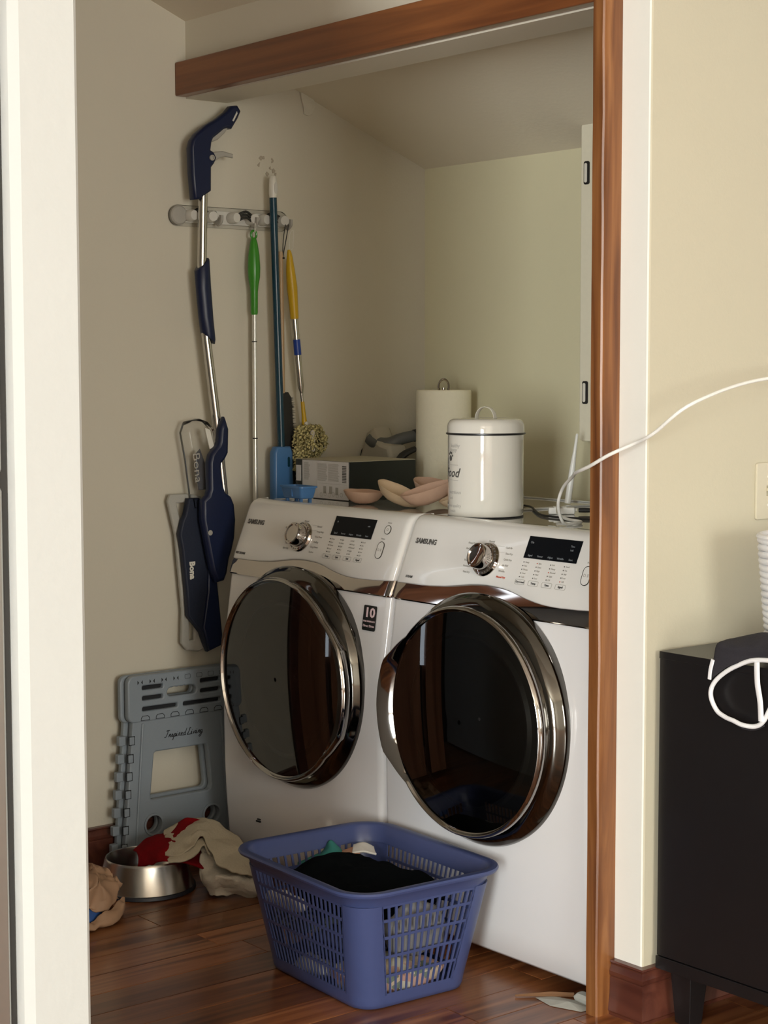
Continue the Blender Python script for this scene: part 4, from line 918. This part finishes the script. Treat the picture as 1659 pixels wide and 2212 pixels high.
for k in range(6):
    y = -0.115+0.046*k
    tb.add(*plate([[(y-0.014, 0.395), (y+0.014, 0.395), (y+0.013, 0.403), (y+0.008, 0.408), (y-0.008, 0.408), (y-0.013, 0.403)], [(y-0.0125, 0.3965), (y-0.0115, 0.402), (y-0.0075, 0.4065), (y+0.0075, 0.4065), (y+0.0115, 0.402), (y+0.0125, 0.3965)]], 0.0006), M['stooldark'], T(0.0022, 0, 0) @ YZ)
for k in range(8):
    y = -0.130+0.037*k
    if k < 4:
        for s in (-1, 1): tb.add([(0.0024, y+s*0.003, 0.498), (0.0024, y+s*0.008, 0.504), (0.0024, y+s*0.008, 0.492)], [(0, 1, 2) if s < 0 else (0, 2, 1)], M['stooldark'])
    else: tb.add(*plate([rrect(y, 0.499, 0.009, 0.006, 0.003, 2), rrect(y, 0.499, 0.0083, 0.0053, 0.0027, 2)], 0.0006), M['stooldark'], T(0.0022, 0, 0) @ YZ)
tb.build('seat_markings', M['stooldark'], sp_)['kind'] = 'stuff'
legs = [(-0.149, 0.395), (0.149, 0.395), (0.182, 0.0), (0.125, 0.0), (0.115, 0.045), (0.09, 0.062), (-0.09, 0.062), (-0.115, 0.045), (-0.125, 0.0), (-0.182, 0.0)]
win = [(-0.080, 0.306), (-0.088, 0.300), (-0.100, 0.190), (-0.098, 0.181), (-0.09, 0.178), (0.078, 0.178), (0.088, 0.184), (0.092, 0.196), (0.080, 0.298), (0.072, 0.306)]
V, Fs = plate([legs[::-1], [(y*1.04, z+(0.004 if z > 0.25 else -0.004)) for y, z in win], circle(-0.092, 0.111, 0.0290), circle(0.092, 0.111, 0.0290)], 0.020, 0.004)
fl_ = MB().add(V, Fs, M['stool'], T(-0.010, 0, 0) @ YZ).build('leg_panel', M['stool'], ss, ang=45)
V, Fs = plate([[(y*0.97-0.016, z) for y, z in legs][::-1], [(y*0.97, z+0.002) for y, z in win], circle(-0.09, 0.111, 0.0275), circle(0.09, 0.111, 0.0275)], 0.016, 0.004)
MB().add(V, Fs, M['stool'], T(-0.034, 0, 0) @ YZ).build('leg_panel', M['stool'], ss, ang=45)
for s in (-1, 1):
    b = MB(); b.tube([(0.002, s*0.123-0.0, 0.388), (0.002, s*0.150, 0.02)], 0.0035, M['stool'], 8); b.build('raised_rib', M['stool'], fl_)
for (cy, cz, r_) in ((-0.092, 0.111, 0.0255), (0.092, 0.111, 0.0255)):
    V, Fs = plate([circle(cy, cz, r_+0.004), circle(cy, cz, r_)], 0.005, 0.001); MB().add(V, Fs, M['stool'], T(0.0015, 0, 0) @ YZ).build('hole_rim', M['stool'], fl_)
for k in range(7):
    z = 0.345-0.0475*k; y = -0.167-0.0335*(0.36-z)/0.36-0.004
    hn = MB().box(-0.026, -0.009, y-0.016, y+0.004, z-0.013, z+0.013, M['stool']).build('hinge_knuckle', M['stool'], ss, bevel=0.003)
    MB().box(-0.002, 0.0007, y+0.0075, y+0.0255, z-0.012, z+0.012, M['stooldark']).build('knuckle_shade', M['stooldark'], hn)  # dark plate paints the shade around the knuckle
    MB().box(-0.002, 0.0045, y+0.008, y+0.022, z-0.010, z+0.0105, M['stool']).build('knuckle_face', M['stool'], hn, bevel=0.0015)
# cursive lettering drawn with strokes
def stroke_text(word, size):
    G_ = {'I': [[(.1, .9), (.35, 1.0), (.3, .5), (.1, .02), (-.1, .1)], [(.1, 1.0), (.6, 1.02)]], 'n': [[(0, 0), (.1, .45), (.08, .1), (.2, .4), (.32, .42), (.32, .05), (.45, .02)]],
          's': [[(0, 0), (.2, .45), (.3, .15), (.15, 0), (.42, .05)]], 'p': [[(0, 0), (.15, .45), (0, -.5)], [(.08, .3), (.3, .45), (.32, .1), (.12, .02), (.45, .04)]],
          'i': [[(0, 0), (.12, .45), (.14, .05), (.3, .03)], [(.15, .62), (.18, .66)]], 'r': [[(0, 0), (.1, .45), (.25, .4), (.22, .05), (.4, .03)]],
          'e': [[(0, .05), (.25, .35), (.12, .45), (.05, .15), (.2, 0), (.4, .06)]], 'd': [[(.3, .4), (.05, .35), (.05, .02), (.3, .1), (.45, 1.0), (.35, .1), (.5, .03)]],
          'L': [[(.5, .9), (.3, 1.0), (.25, .5), (0, .05), (.2, .02), (.6, .0)]], 'v': [[(0, .4), (.1, .02), (.3, .45), (.4, .38)]],
          'g': [[(.3, .42), (.05, .35), (.08, .02), (.3, .15), (.35, .4), (.2, -.5), (-.1, -.4), (.45, .06)]]}
    x = 0; out = []
    for ch in word:
        if ch == ' ': x += 0.3; continue
        for st_ in G_[ch]: out.append([((x+p[0]+p[1]*0.25)*size, p[1]*size) for p in st_])
        x += 0.62 if ch in 'IL' else 0.42
    return out, x*size
S_, wd = stroke_text('Inspired Living', 0.0180)
b = MB()
for st_ in S_: b.tube([(0.0004, p[0]-wd/2+0.005, p[1]+0.340) for p in st_], 0.0010, M['stooldark'], 5, smooth=3)
b.build('lettering', M['stooldark'], fl_)['kind'] = 'stuff'

# ------------------------------------------------------------------ steel dog bowl
bw = thing('steel_bowl', 'brushed stainless steel pet bowl with black rubber foot, red cloth hanging into it', 'bowl', (-0.972, -0.266, 0))
MB().lathe([(0.124, 0.0), (0.1275, 0.002), (0.1265, 0.010), (0.122, 0.012)], M['bowlrubber'], 64).build('rubber_foot', M['bowlrubber'], bw)
MB().lathe([(0.1245, 0.010), (0.122, 0.013), (0.1045, 0.078), (0.1035, 0.082), (0.1015, 0.0845), (0.099, 0.0840), (0.0975, 0.081), (0.092, 0.055), (0.086, 0.035), (0.072, 0.026), (0.001, 0.025)], M['steel'], 96).build('bowl_shell', M['steel'], bw, ang=40)

# cloths and bag on the floor
red = [[(-1.020, -0.275, 0.090), (-1.025, -0.212, 0.115), (-1.024, -0.154, 0.125), (-0.997, -0.123, 0.155), (-0.979, -0.077, 0.140)],
       [(-0.985, -0.285, 0.085), (-0.939, -0.262, 0.108), (-0.918, -0.223, 0.116), (-0.968, -0.128, 0.128), (-0.955, -0.094, 0.080)],
       [(-0.962, -0.300, 0.062), (-0.912, -0.285, 0.078), (-0.862, -0.258, 0.092), (-0.846, -0.160, 0.050), (-0.850, -0.142, 0.005)]]
tag(cloth('red_cloth', red, M['red'], sub=9, amp=0.010, freq=16, thick=0.004, seed=3), 'dark red cloth draped over the rim of the steel bowl', 'cloth')
tw_ = thing('beige_towel', 'crumpled beige towel between the steel bowl and the laundry basket', 'towel', (-0.80, -0.15, 0))
def rel(G_): return [[(x+0.80, y+0.15, z) for x, y, z in r] for r in G_]
A_ = [[(-1.025, -0.181, 0.122), (-1.013, -0.141, 0.135), (-1.018, -0.103, 0.145), (-0.987, -0.080, 0.150), (-0.929, -0.068, 0.140), (-0.876, -0.060, 0.125), (-0.806, -0.071, 0.110), (-0.748, -0.061, 0.085)],
  [(-0.961, -0.217, 0.118), (-0.943, -0.182, 0.128), (-0.945, -0.147, 0.140), (-0.936, -0.113, 0.146), (-0.879, -0.105, 0.132), (-0.819, -0.102, 0.115), (-0.758, -0.105, 0.100), (-0.735, -0.077, 0.080)],
  [(-0.914, -0.243, 0.112), (-0.881, -0.221, 0.120), (-0.892, -0.181, 0.130), (-0.908, -0.131, 0.140), (-0.846, -0.136, 0.120), (-0.783, -0.136, 0.100), (-0.721, -0.137, 0.090), (-0.712, -0.092, 0.070)],
  [(-0.882, -0.259, 0.105), (-0.853, -0.239, 0.110), (-0.856, -0.204, 0.120), (-0.883, -0.150, 0.134), (-0.834, -0.159, 0.105), (-0.746, -0.179, 0.085), (-0.705, -0.148, 0.070), (-0.700, -0.098, 0.055)]]
cloth('towel_fold', rel(A_), M['beige'], parent=tw_, sub=8, amp=0.008, freq=22, thick=0.005, seed=8)
A2 = [[(-0.885, -0.249, 0.100), (-0.857, -0.226, 0.108), (-0.878, -0.181, 0.118), (-0.899, -0.143, 0.124), (-0.885, -0.135, 0.115)],
  [(-0.867, -0.263, 0.096), (-0.839, -0.238, 0.100), (-0.858, -0.191, 0.110), (-0.885, -0.149, 0.120), (-0.866, -0.144, 0.104)],
  [(-0.855, -0.269, 0.092), (-0.830, -0.237, 0.096), (-0.842, -0.195, 0.104), (-0.860, -0.159, 0.114), (-0.828, -0.163, 0.096)]]
cloth('towel_fold', rel(A2), M['beige'], parent=tw_, sub=8, amp=0.004, freq=22, thick=0.005, seed=2)
B_ = [[(-0.925, -0.120, 0.110), (-0.857, -0.137, 0.085), (-0.801, -0.132, 0.070), (-0.755, -0.114, 0.065), (-0.726, -0.074, 0.062)],
  [(-0.870, -0.168, 0.085), (-0.828, -0.170, 0.066), (-0.757, -0.176, 0.066), (-0.731, -0.141, 0.058), (-0.714, -0.093, 0.058)],
  [(-0.850, -0.182, 0.055), (-0.795, -0.190, 0.050), (-0.733, -0.182, 0.060), (-0.715, -0.142, 0.050), (-0.700, -0.091, 0.042)],
  [(-0.848, -0.178, 0.032), (-0.787, -0.190, 0.030), (-0.753, -0.172, 0.036), (-0.720, -0.132, 0.030), (-0.705, -0.082, 0.022)],
  [(-0.838, -0.168, 0.008), (-0.776, -0.186, 0.005), (-0.758, -0.152, 0.010), (-0.740, -0.112, 0.005), (-0.725, -0.065, 0.006)]]
lab(cloth('towel_heap', rel(B_), M['beige2'], parent=tw_, sub=9, amp=0.012, freq=26, thick=0.005, seed=5), 'paler lower end of the towel')
bag = [[(-0.960, -0.560, 0.010), (-0.980, -0.490, 0.012), (-0.960, -0.440, 0.012), (-0.920, -0.415, 0.012), (-0.900, -0.405, 0.010)],
       [(-0.943, -0.570, 0.090), (-0.916, -0.510, 0.112), (-0.875, -0.478, 0.115), (-0.850, -0.452, 0.104), (-0.842, -0.430, 0.082)],
       [(-0.834, -0.617, 0.080), (-0.795, -0.572, 0.102), (-0.768, -0.531, 0.100), (-0.775, -0.486, 0.083), (-0.822, -0.424, 0.066)],
       [(-0.824, -0.613, 0.060), (-0.780, -0.576, 0.074), (-0.752, -0.536, 0.072), (-0.778, -0.480, 0.062), (-0.816, -0.432, 0.052)],
       [(-0.815, -0.616, 0.052), (-0.800, -0.568, 0.058), (-0.772, -0.530, 0.056), (-0.785, -0.480, 0.050), (-0.822, -0.428, 0.042)]]
pb = tag(cloth('paper_bag', bag, M['bag'], sub=10, amp=0.026, freq=26, thick=0.0012, seed=1), 'crumpled brown paper bag on the floor beside the white pillar', 'paper bag')
flap = [[(-0.840, -0.600, 0.004), (-0.820, -0.560, 0.004), (-0.810, -0.520, 0.004), (-0.820, -0.470, 0.004), (-0.835, -0.430, 0.004)],
        [(-0.745, -0.609, 0.006), (-0.737, -0.559, 0.005), (-0.750, -0.502, 0.006), (-0.779, -0.456, 0.006), (-0.817, -0.425, 0.008)],
        [(-0.733, -0.616, 0.016), (-0.728, -0.561, 0.020), (-0.745, -0.500, 0.024), (-0.776, -0.452, 0.030), (-0.812, -0.420, 0.036)],
        [(-0.748, -0.606, 0.020), (-0.742, -0.557, 0.026), (-0.757, -0.506, 0.036), (-0.783, -0.460, 0.042), (-0.815, -0.428, 0.046)]]
cloth('bag_mouth', flap, M['bag'], parent=pb, sub=9, amp=0.010, freq=26, thick=0.0012, seed=6)
blue = [[(-0.835, -0.590, 0.040), (-0.810, -0.550, 0.048), (-0.795, -0.515, 0.046), (-0.800, -0.485, 0.040)],
        [(-0.790, -0.610, 0.036), (-0.770, -0.560, 0.046), (-0.768, -0.522, 0.044), (-0.783, -0.488, 0.038)],
        [(-0.765, -0.612, 0.008), (-0.755, -0.560, 0.012), (-0.762, -0.522, 0.016), (-0.785, -0.488, 0.020)]]
tag(cloth('blue_wrapper', blue, M['bagblue'], sub=6, amp=0.006, freq=20, thick=0.002, seed=2), 'blue plastic wrapper showing in the mouth of the brown bag', 'wrapper')

# ------------------------------------------------------------------ laundry basket
bk = thing('laundry_basket', 'periwinkle blue plastic laundry basket with slotted sides, in front of the dryer', 'laundry basket', (-0.0955, -0.238, 0), rz=math.radians(-3.2))
Hb = 0.268; HT = (0.236, 0.186); HBt = (0.190, 0.142); z0b = 0.012
def hx(z): t = (z-z0b)/(Hb-z0b); return HBt[0]+(HT[0]-HBt[0])*t, HBt[1]+(HT[1]-HBt[1])*t
def rrb(hw, hd, z, r, n=6): return [(x, y, z) for x, y in rrect(0, 0, hw, hd, r, n)]
CR = 0.052
# base tray
b = MB(); b.loft([rrb(HBt[0]-0.012, HBt[1]-0.012, 0.0, CR-0.01), rrb(HBt[0]-0.003, HBt[1]-0.003, 0.004, CR-0.004), rrb(HBt[0]+0.001, HBt[1]+0.001, 0.013, CR), rrb(hx(0.030)[0], hx(0.030)[1], 0.030, CR), rrb(hx(0.030)[0]-0.003, hx(0.030)[1]-0.003, 0.030, CR-0.003), rrb(HBt[0]-0.004, HBt[1]-0.004, 0.013, CR-0.004), rrb(HBt[0]-0.02, HBt[1]-0.02, 0.006, CR-0.02)], M['basket'])
b.build('base', M['basket'], bk, ang=50)
# rim with rolled lip; dips for the hand grips on the short sides
b = MB(); rings = []
def lift(x, y, z, a): return (x, y, z+a*0.010*max(0, 1-(y/0.075)**4) if abs(x) > 0.2 and abs(y) < 0.075 else z)
for dz, do in ((-0.038, -0.001), (-0.010, 0.003), (-0.006, 0.012), (-0.008, 0.018), (-0.003, 0.0205), (0.001, 0.018), (0.002, 0.010), (0.0005, 0.001), (-0.004, -0.0035), (-0.038, -0.0045)):
    rings.append([lift(x, y, z, 1.0 if dz > -0.03 else 0) for x, y, z in rrb(HT[0]+do if dz > -0.03 else hx(Hb+dz)[0]+do, HT[1]+do if dz > -0.03 else hx(Hb+dz)[1]+do, Hb+dz, CR+0.012+do, 10)])
b.loft(rings, M['basket'], cap=False); 
b.build('rim', M['basket'], bk, ang=50)
# corners
for (sx, sy) in ((1, 1), (-1, 1), (-1, -1), (1, -1)):
    rings = []
    for k in range(12):
        z = 0.026+(0.234-0.026)*k/11; X_, Y_ = hx(z); r_ = CR; P = []
        for io in (0, 1):
            th_ = 0.0035*io; arc = []
            arc.append((X_-th_, Y_-r_-0.010)); 
            for q in range(7):
                a = PI/2*q/6; arc.append((X_-r_+(r_-th_)*math.cos(a), Y_-r_+(r_-th_)*math.sin(a)))
            arc.append((X_-r_-0.010, Y_-th_)); P += arc if io == 0 else arc[::-1]
        P = [(x*sx, y*sy, z) for x, y in P]
        if sx*sy < 0: P = P[::-1]
        rings.append(P)
    MB().loft(rings, M['basket']).build('corner_panel', M['basket'], bk, ang=50)
# slotted sides
def side(axis, sgn, ncol):
    b = MB(); e0 = CR+0.006
    def Pf(u, v):
        z = 0.027+(0.233-0.027)*v; X_, Y_ = hx(z)
        if axis == 'y': return Vector(((2*u-1)*(X_-e0), sgn*Y_, z))
        return Vector((sgn*X_, (2*u-1)*(Y_-e0), z))
    nv = lambda u, v: Vector((0, -sgn, 0)) if axis == 'y' else Vector((-sgn, 0, 0))
    us = [0.0]; bw_ = 0.30/ncol
    for i in range(ncol):
        us += [(i+0.0)/ncol+bw_/2 if True else 0, (i+1)/ncol-bw_/2]
    us.append(1.0); us = sorted(set(round(x, 5) for x in us))
    vv = [0.0]; nr = 5
    vb = [0.0, 0.035, 0.215, 0.245, 0.425, 0.455, 0.635, 0.665, 0.820, 0.850, 0.975, 1.0]
    b2 = lambda i, j: (i % 2 == 0) or (j % 2 == 0)
    lattice(Pf, us, vb, 0.003, b2, M['basket'], b, nv)
    b.build('slotted_side', M['basket'], bk, smooth=False)
side('y', -1, 21); side('y', 1, 21); side('x', 1, 13); side('x', -1, 13)

# laundry inside: each garment its own piece
G1 = 'clothes in the laundry basket'
RB = Matrix.Rotation(math.radians(-3.2), 3, 'Z')
def heap(name, label, cx, cy, rx, ry_, z0, z1, mat, seed, amp=0.02, freq=16, cat='garment'):
    n, m_ = 30, 12; V = []
    for j in range(m_+1):
        ph = -PI/2+PI*j/m_
        for i in range(n):
            a = 2*PI*i/n; s = math.cos(ph); q = Vector((math.copysign(abs(math.cos(a))**0.6, math.cos(a))*s*rx, math.copysign(abs(math.sin(a))**0.6, math.sin(a))*s*ry_, (z0+z1)/2+(z1-z0)/2*math.sin(ph)))
            d = q*freq+Vector((seed*3.1, seed, seed*0.7)); k_ = abs(hash3(d.x, d.y, d.z))*1.6-0.35
            q = Vector((q.x+cx, q.y+cy, q.z)); nrm = Vector((math.cos(a)*s, math.sin(a)*s, math.sin(ph)))
            p = q+nrm*k_*amp; X_, Y_ = hx(max(0.012, p.z)); X_ -= 0.009; Y_ -= 0.009
            lim = X_+Y_-CR*0.75
            sc_ = max(1.0, (abs(p.x)+abs(p.y))/lim)
            p.x = max(-X_, min(X_, p.x/sc_)); p.y = max(-Y_, min(Y_, p.y/sc_)); p.z = max(0.012, p.z)
            w_ = RB @ Vector((p.x, p.y, 0)); V.append((w_.x-0.0955, w_.y-0.238, p.z))
    Fs = [(j*n+i, j*n+(i+1) % n, (j+1)*n+(i+1) % n, (j+1)*n+i) for j in range(m_) for i in range(n)]
    b = MB(); b.add(V, Fs, mat); return tag(b.build(name, mat, ang=80), label, cat, None)
heap('floral_shirt', 'peach and cream patterned garment at the bottom right end of the basket', 0.112, -0.030, 0.085, 0.11, 0.012, 0.084, M['floral'], 1, 0.026, 30)
heap('white_shirt', 'white crumpled garment low against the slotted front of the basket', -0.040, -0.112, 0.060, 0.022, 0.012, 0.055, M['clothwhite'], 2, 0.02, 28)
heap('striped_socks', 'dark patterned garment in the bottom of the basket behind the front slots', -0.085, 0.010, 0.085, 0.09, 0.015, 0.078, M['clothdk'], 3, 0.02, 22)
heap('dark_trousers', 'dark navy garment in the middle of the basket behind the grey one', 0.062, -0.010, 0.075, 0.135, 0.096, 0.140, M['clothnavy'], 4, 0.012, 18)
heap('grey_shirt', 'grey garment pressed against the right slotted end of the basket', 0.178, 0.000, 0.030, 0.075, 0.095, 0.205, M['clothgrey'], 5, 0.014, 18)
heap('teal_print_shirt', 'dark teal patterned garment against the left end of the basket', -0.118, -0.030, 0.085, 0.13, 0.088, 0.140, M['clothdk'], 6, 0.012, 18)
heap('white_towel', 'white folded cloth showing through the upper front slots of the basket', -0.105, -0.138, 0.075, 0.016, 0.148, 0.186, M['clothwhite'], 7, 0.010, 20)
heap('black_trousers', 'black garment filling the basket just below the folded one on top', -0.030, 0.020, 0.155, 0.125, 0.148, 0.186, M['clothblack'], 8, 0.010, 16)
tealc = [[(-0.345, -0.240, 0.200), (-0.325, -0.190, 0.222), (-0.312, -0.172, 0.248), (-0.290, -0.150, 0.215)],
         [(-0.320, -0.265, 0.198), (-0.290, -0.225, 0.215), (-0.272, -0.195, 0.225), (-0.258, -0.165, 0.205)]]
tag(cloth('teal_shirt', tealc, M['clothteal'], sub=8, amp=0.006, freq=20, thick=0.004, seed=4), 'teal cloth with a raised corner behind the black garment in the basket', 'garment')
pc = [[(-0.300, -0.160, 0.215), (-0.285, -0.135, 0.228), (-0.270, -0.110, 0.235)], [(-0.260, -0.200, 0.220), (-0.245, -0.170, 0.226), (-0.235, -0.145, 0.225)]]
tag(cloth('peach_shirt', pc, M['clothpeach'], sub=8, amp=0.004, freq=20, thick=0.004, seed=5), 'peach cloth peeping out between teal and white cloth in the basket', 'garment')
wc2 = [[(-0.282, -0.128, 0.235), (-0.268, -0.112, 0.240), (-0.250, -0.095, 0.228)], [(-0.250, -0.155, 0.228), (-0.235, -0.138, 0.230), (-0.215, -0.115, 0.222)]]
tag(cloth('white_sock', wc2, M['clothwhite'], sub=8, amp=0.003, freq=20, thick=0.004, seed=5), 'small white cloth corner behind the black garment in the basket', 'garment')
blk = [[(-0.322, -0.268, 0.190), (-0.286, -0.250, 0.222), (-0.260, -0.207, 0.232), (-0.228, -0.158, 0.234), (-0.20, -0.135, 0.20)],
       [(-0.255, -0.320, 0.196), (-0.228, -0.270, 0.222), (-0.195, -0.218, 0.230), (-0.150, -0.150, 0.226), (-0.13, -0.125, 0.200)],
       [(-0.185, -0.345, 0.196), (-0.150, -0.280, 0.216), (-0.128, -0.215, 0.222), (-0.080, -0.135, 0.220), (-0.06, -0.110, 0.200)],
       [(-0.110, -0.355, 0.190), (-0.070, -0.300, 0.205), (-0.045, -0.235, 0.212), (-0.020, -0.140, 0.208), (0.0, -0.115, 0.195)],
       [(-0.040, -0.355, 0.180), (-0.015, -0.300, 0.190), (0.005, -0.235, 0.195), (0.030, -0.150, 0.192), (0.04, -0.120, 0.185)]]
tag(cloth('black_shirt', blk, M['clothblack'], sub=8, amp=0.012, freq=14, thick=0.008, seed=7), 'folded black garment lying on top of the laundry', 'garment')

# crumbs of plaster and a splinter by the post
b = MB(); V = [(0.235, -0.045, 0.001), (0.29, -0.055, 0.001), (0.355, -0.03, 0.001), (0.36, 0.0, 0.001), (0.30, 0.01, 0.001), (0.25, -0.01, 0.001), (0.31, -0.02, 0.008)]
b.add(V, [(0, 1, 6), (1, 2, 6), (2, 3, 6), (3, 4, 6), (4, 5, 6), (5, 0, 6)], M['debris'])
tag(b.build('plaster_flake', M['debris'], smooth=False), 'flat grey-white plaster flake on the floor at the foot of the wooden post', 'debris')
b = MB(); b.loft([[(x+0.320, y+0.018, z) for x, y in rrect(0, 0, w_, h_, 0.005, 2)] for w_, h_, z in ((0.022, 0.012, 0.0005), (0.024, 0.014, 0.010), (0.018, 0.009, 0.018))], M['debris'])
tag(b.build('plaster_lump', M['debris'], ang=20), 'small pale plaster lump beside the foot of the wooden post', 'debris')
tag(MB().tube([(0.205, -0.075, 0.004), (0.250, -0.015, 0.006), (0.285, 0.020, 0.006)], [0.002, 0.0055, 0.005], M['splinter'], 5, flat=0.6).build('wood_splinter', M['splinter'], ang=20), 'thin wooden splinter on the floor under the dryer corner', 'debris')

# ------------------------------------------------------------------ black cabinet, basket and top on the right
cb = thing('black_cabinet', 'black laminate cabinet on short legs standing against the right wall', 'cabinet', (0.487, 0.05, 0))
MB().box(0, 0.42, 0, 1.1, 0.745, 0.760).build('cabinet_top', M['cab'], cb, bevel=0.001)
MB().box(0.001, 0.42, 0.001, 0.019, 0.140, 0.745).build('side_panel', M['cab'], cb, bevel=0.0008)
MB().box(0.001, 0.42, 1.08, 1.099, 0.140, 0.745).build('side_panel', M['cab'], cb, bevel=0.0008)
MB().box(0.001, 0.014, 0.019, 1.08, 0.140, 0.745).build('back_panel', M['cab'], cb, smooth=False)
MB().box(0.0, 0.42, -0.002, 1.097, 0.113, 0.1385).build('bottom_rail', M['cab'], cb, bevel=0.001)
for i in range(2):
    MB().box(0.40, 0.42, 0.021+0.53*i, 0.547+0.53*i, 0.142, 0.743).build('cabinet_door', M['cab'], cb, bevel=0.001)
for (x, y) in ((0.02, 0.02), (0.36, 0.02), (0.02, 1.04), (0.36, 1.04)):
    b = MB(); b.loft([[(x+0.008, y+0.008, 0), (x+0.047, y+0.008, 0), (x+0.047, y+0.045, 0), (x+0.008, y+0.045, 0)], [(x, y, 0.1128), (x+0.055, y, 0.1128), (x+0.055, y+0.055, 0.1128), (x, y+0.055, 0.1128)]], M['cab'])
    b.build('leg', M['cab'], cb, smooth=False, bevel=0.002)
# ribbed white basket on the cabinet
rbk = thing('ribbed_basket', 'white coiled rope basket standing on the black cabinet at the right edge', 'basket', (0.700, 0.262, 0.7602))
b = MB(); NR = 17; b.lathe([(0.001, 0.002), (0.08, 0.002), (0.086, 0.006)], M['rib'], 48, cap=False)
Ht = 0.232
for k in range(NR):
    z = 0.006+(Ht-0.008)*(k+0.5)/NR; r_ = 0.086+0.020*(z/Ht)
    b.tube([((r_)*math.cos(2*PI*i/40), (r_)*math.sin(2*PI*i/40), z+0.0012*math.sin(i*0.9+k)) for i in range(41)], 0.0074, M['rib'], 8, up=(0, 0, 1), cap=False)
b.build('coil_wall', M['rib'], rbk, ang=80)
b = MB(); b.tube([(0.107*math.cos(2*PI*i/40), 0.107*math.sin(2*PI*i/40), Ht-0.001) for i in range(41)], 0.0068, M['rib'], 8, up=(0, 0, 1), cap=False)
b.build('basket_rim', M['rib'], rbk)
# garment with white piping hanging over the corner of the cabinet
gm = thing('piped_top', 'charcoal sports top with white piping hanging over the edge of the black cabinet', 'garment', (0.70, 0.05, 0.76))
def Q(x, z, y=0.030): return (x-0.70, y-0.05, z-0.76)
g1 = [[Q(0.700, 0.766, 0.170), Q(0.74, 0.800, 0.170), Q(0.80, 0.808, 0.170), Q(0.87, 0.80, 0.170)],
      [Q(0.672, 0.800, 0.080), Q(0.725, 0.818, 0.080), Q(0.79, 0.822, 0.080), Q(0.87, 0.815, 0.080)],
      [Q(0.657, 0.795, 0.035), Q(0.710, 0.800, 0.030), Q(0.78, 0.805, 0.030), Q(0.87, 0.805, 0.030)],
      [Q(0.647, 0.765), Q(0.700, 0.778), Q(0.77, 0.790), Q(0.87, 0.79)],
      [Q(0.644, 0.730), Q(0.685, 0.752), Q(0.745, 0.776), Q(0.87, 0.78)]]
cloth('top_body', g1, M['gblack'], parent=gm, sub=7, amp=0.006, freq=16, thick=0.004, seed=3)
b = MB()
b.tube([Q(0.87, 0.782), Q(0.755, 0.778), Q(0.700, 0.759), Q(0.662, 0.735), Q(0.642, 0.712), Q(0.640, 0.690), Q(0.655, 0.667), Q(0.678, 0.658, 0.028), Q(0.698, 0.655, 0.026), Q(0.722, 0.650, 0.026), Q(0.748, 0.651), Q(0.768, 0.664), Q(0.790, 0.70), Q(0.83, 0.74)], 0.0045, M['piping'], 10, smooth=7)
b.build('piping', M['piping'], gm)
MB().tube([Q(0.753, 0.774, 0.026), Q(0.756, 0.735, 0.025), Q(0.764, 0.700, 0.024), Q(0.766, 0.664, 0.025)], 0.0065, M['piping'], 10, smooth=6, flat=0.4).build('strap', M['piping'], gm)
MB().tube([Q(0.650, 0.766, 0.022), Q(0.644, 0.745, 0.022), Q(0.642, 0.727, 0.022)], 0.0045, M['piping'], 8, smooth=4, flat=0.5).build('piping', M['piping'], gm)
MB().tube([Q(0.690, 0.655, 0.034), Q(0.715, 0.643, 0.034), Q(0.745, 0.645, 0.034), Q(0.765, 0.655, 0.034)], 0.0028, M['gblack'], 8, smooth=5).build('inner_piping', M['gblack'], gm)

# light switch plate on the right wall
sw = thing('switch_plate', 'ivory light switch plate on the right wall above the white rope basket', 'light switch', (0.473, 0.412, 1.065))
V, Fs = plate([rrect(0, 0, 0.058, 0.058, 0.004), rrect(-0.023, 0, 0.005, 0.012, 0.001), rrect(0.023, 0, 0.005, 0.012, 0.001)], 0.006, 0.0018)
MB().add(V, Fs, M['switch'], T(0.003, 0, 0) @ YZ).build('plate_cover', M['switch'], sw, ang=30)
for y in (-0.023, 0.023):
    MB().box(0.0002, 0.014, y-0.0035, y+0.0035, -0.001, 0.006).build('toggle', M['switch'], sw, bevel=0.001)
    for z in (-0.030, 0.030): MB().lathe([(0.003, 0), (0.0028, 0.0008), (0.0005, 0.001)], M['offwhite'], 12, T(0.006, y, z) @ RY(PI/2)).build('screw', M['offwhite'], sw)

# stainless fridge beyond the pillar, only its edge shows
fr = thing('fridge', 'stainless steel fridge, only its edge showing left of the white pillar', 'fridge', (0.40, -1.99, 0))
MB().box(-0.36, 0.30, -0.44, 0.468, 0.02, 1.78).build('fridge_body', M['black'], fr, bevel=0.005)
MB().box(0.305, 0.372, -0.45, 0.472, 1.186, 1.78).build('fridge_door', M['fridge'], fr, bevel=0.006)
MB().box(0.305, 0.372, -0.45, 0.472, 0.06, 1.169).build('fridge_door', M['fridge'], fr, bevel=0.006)
MB().box(0.300, 0.3685, 0.40, 0.4785, 0.06, 1.78).build('gap_shade', M['rubber'], fr)  # black filler stands in for the dark gap between fridge door and pillar
for x in (-0.3, 0.25):
    for y in (-0.4, 0.4): MB().lathe([(0.02, 0), (0.02, 0.021)], M['rubber'], 12, T(x, y, 0)).build('foot', M['rubber'], fr)
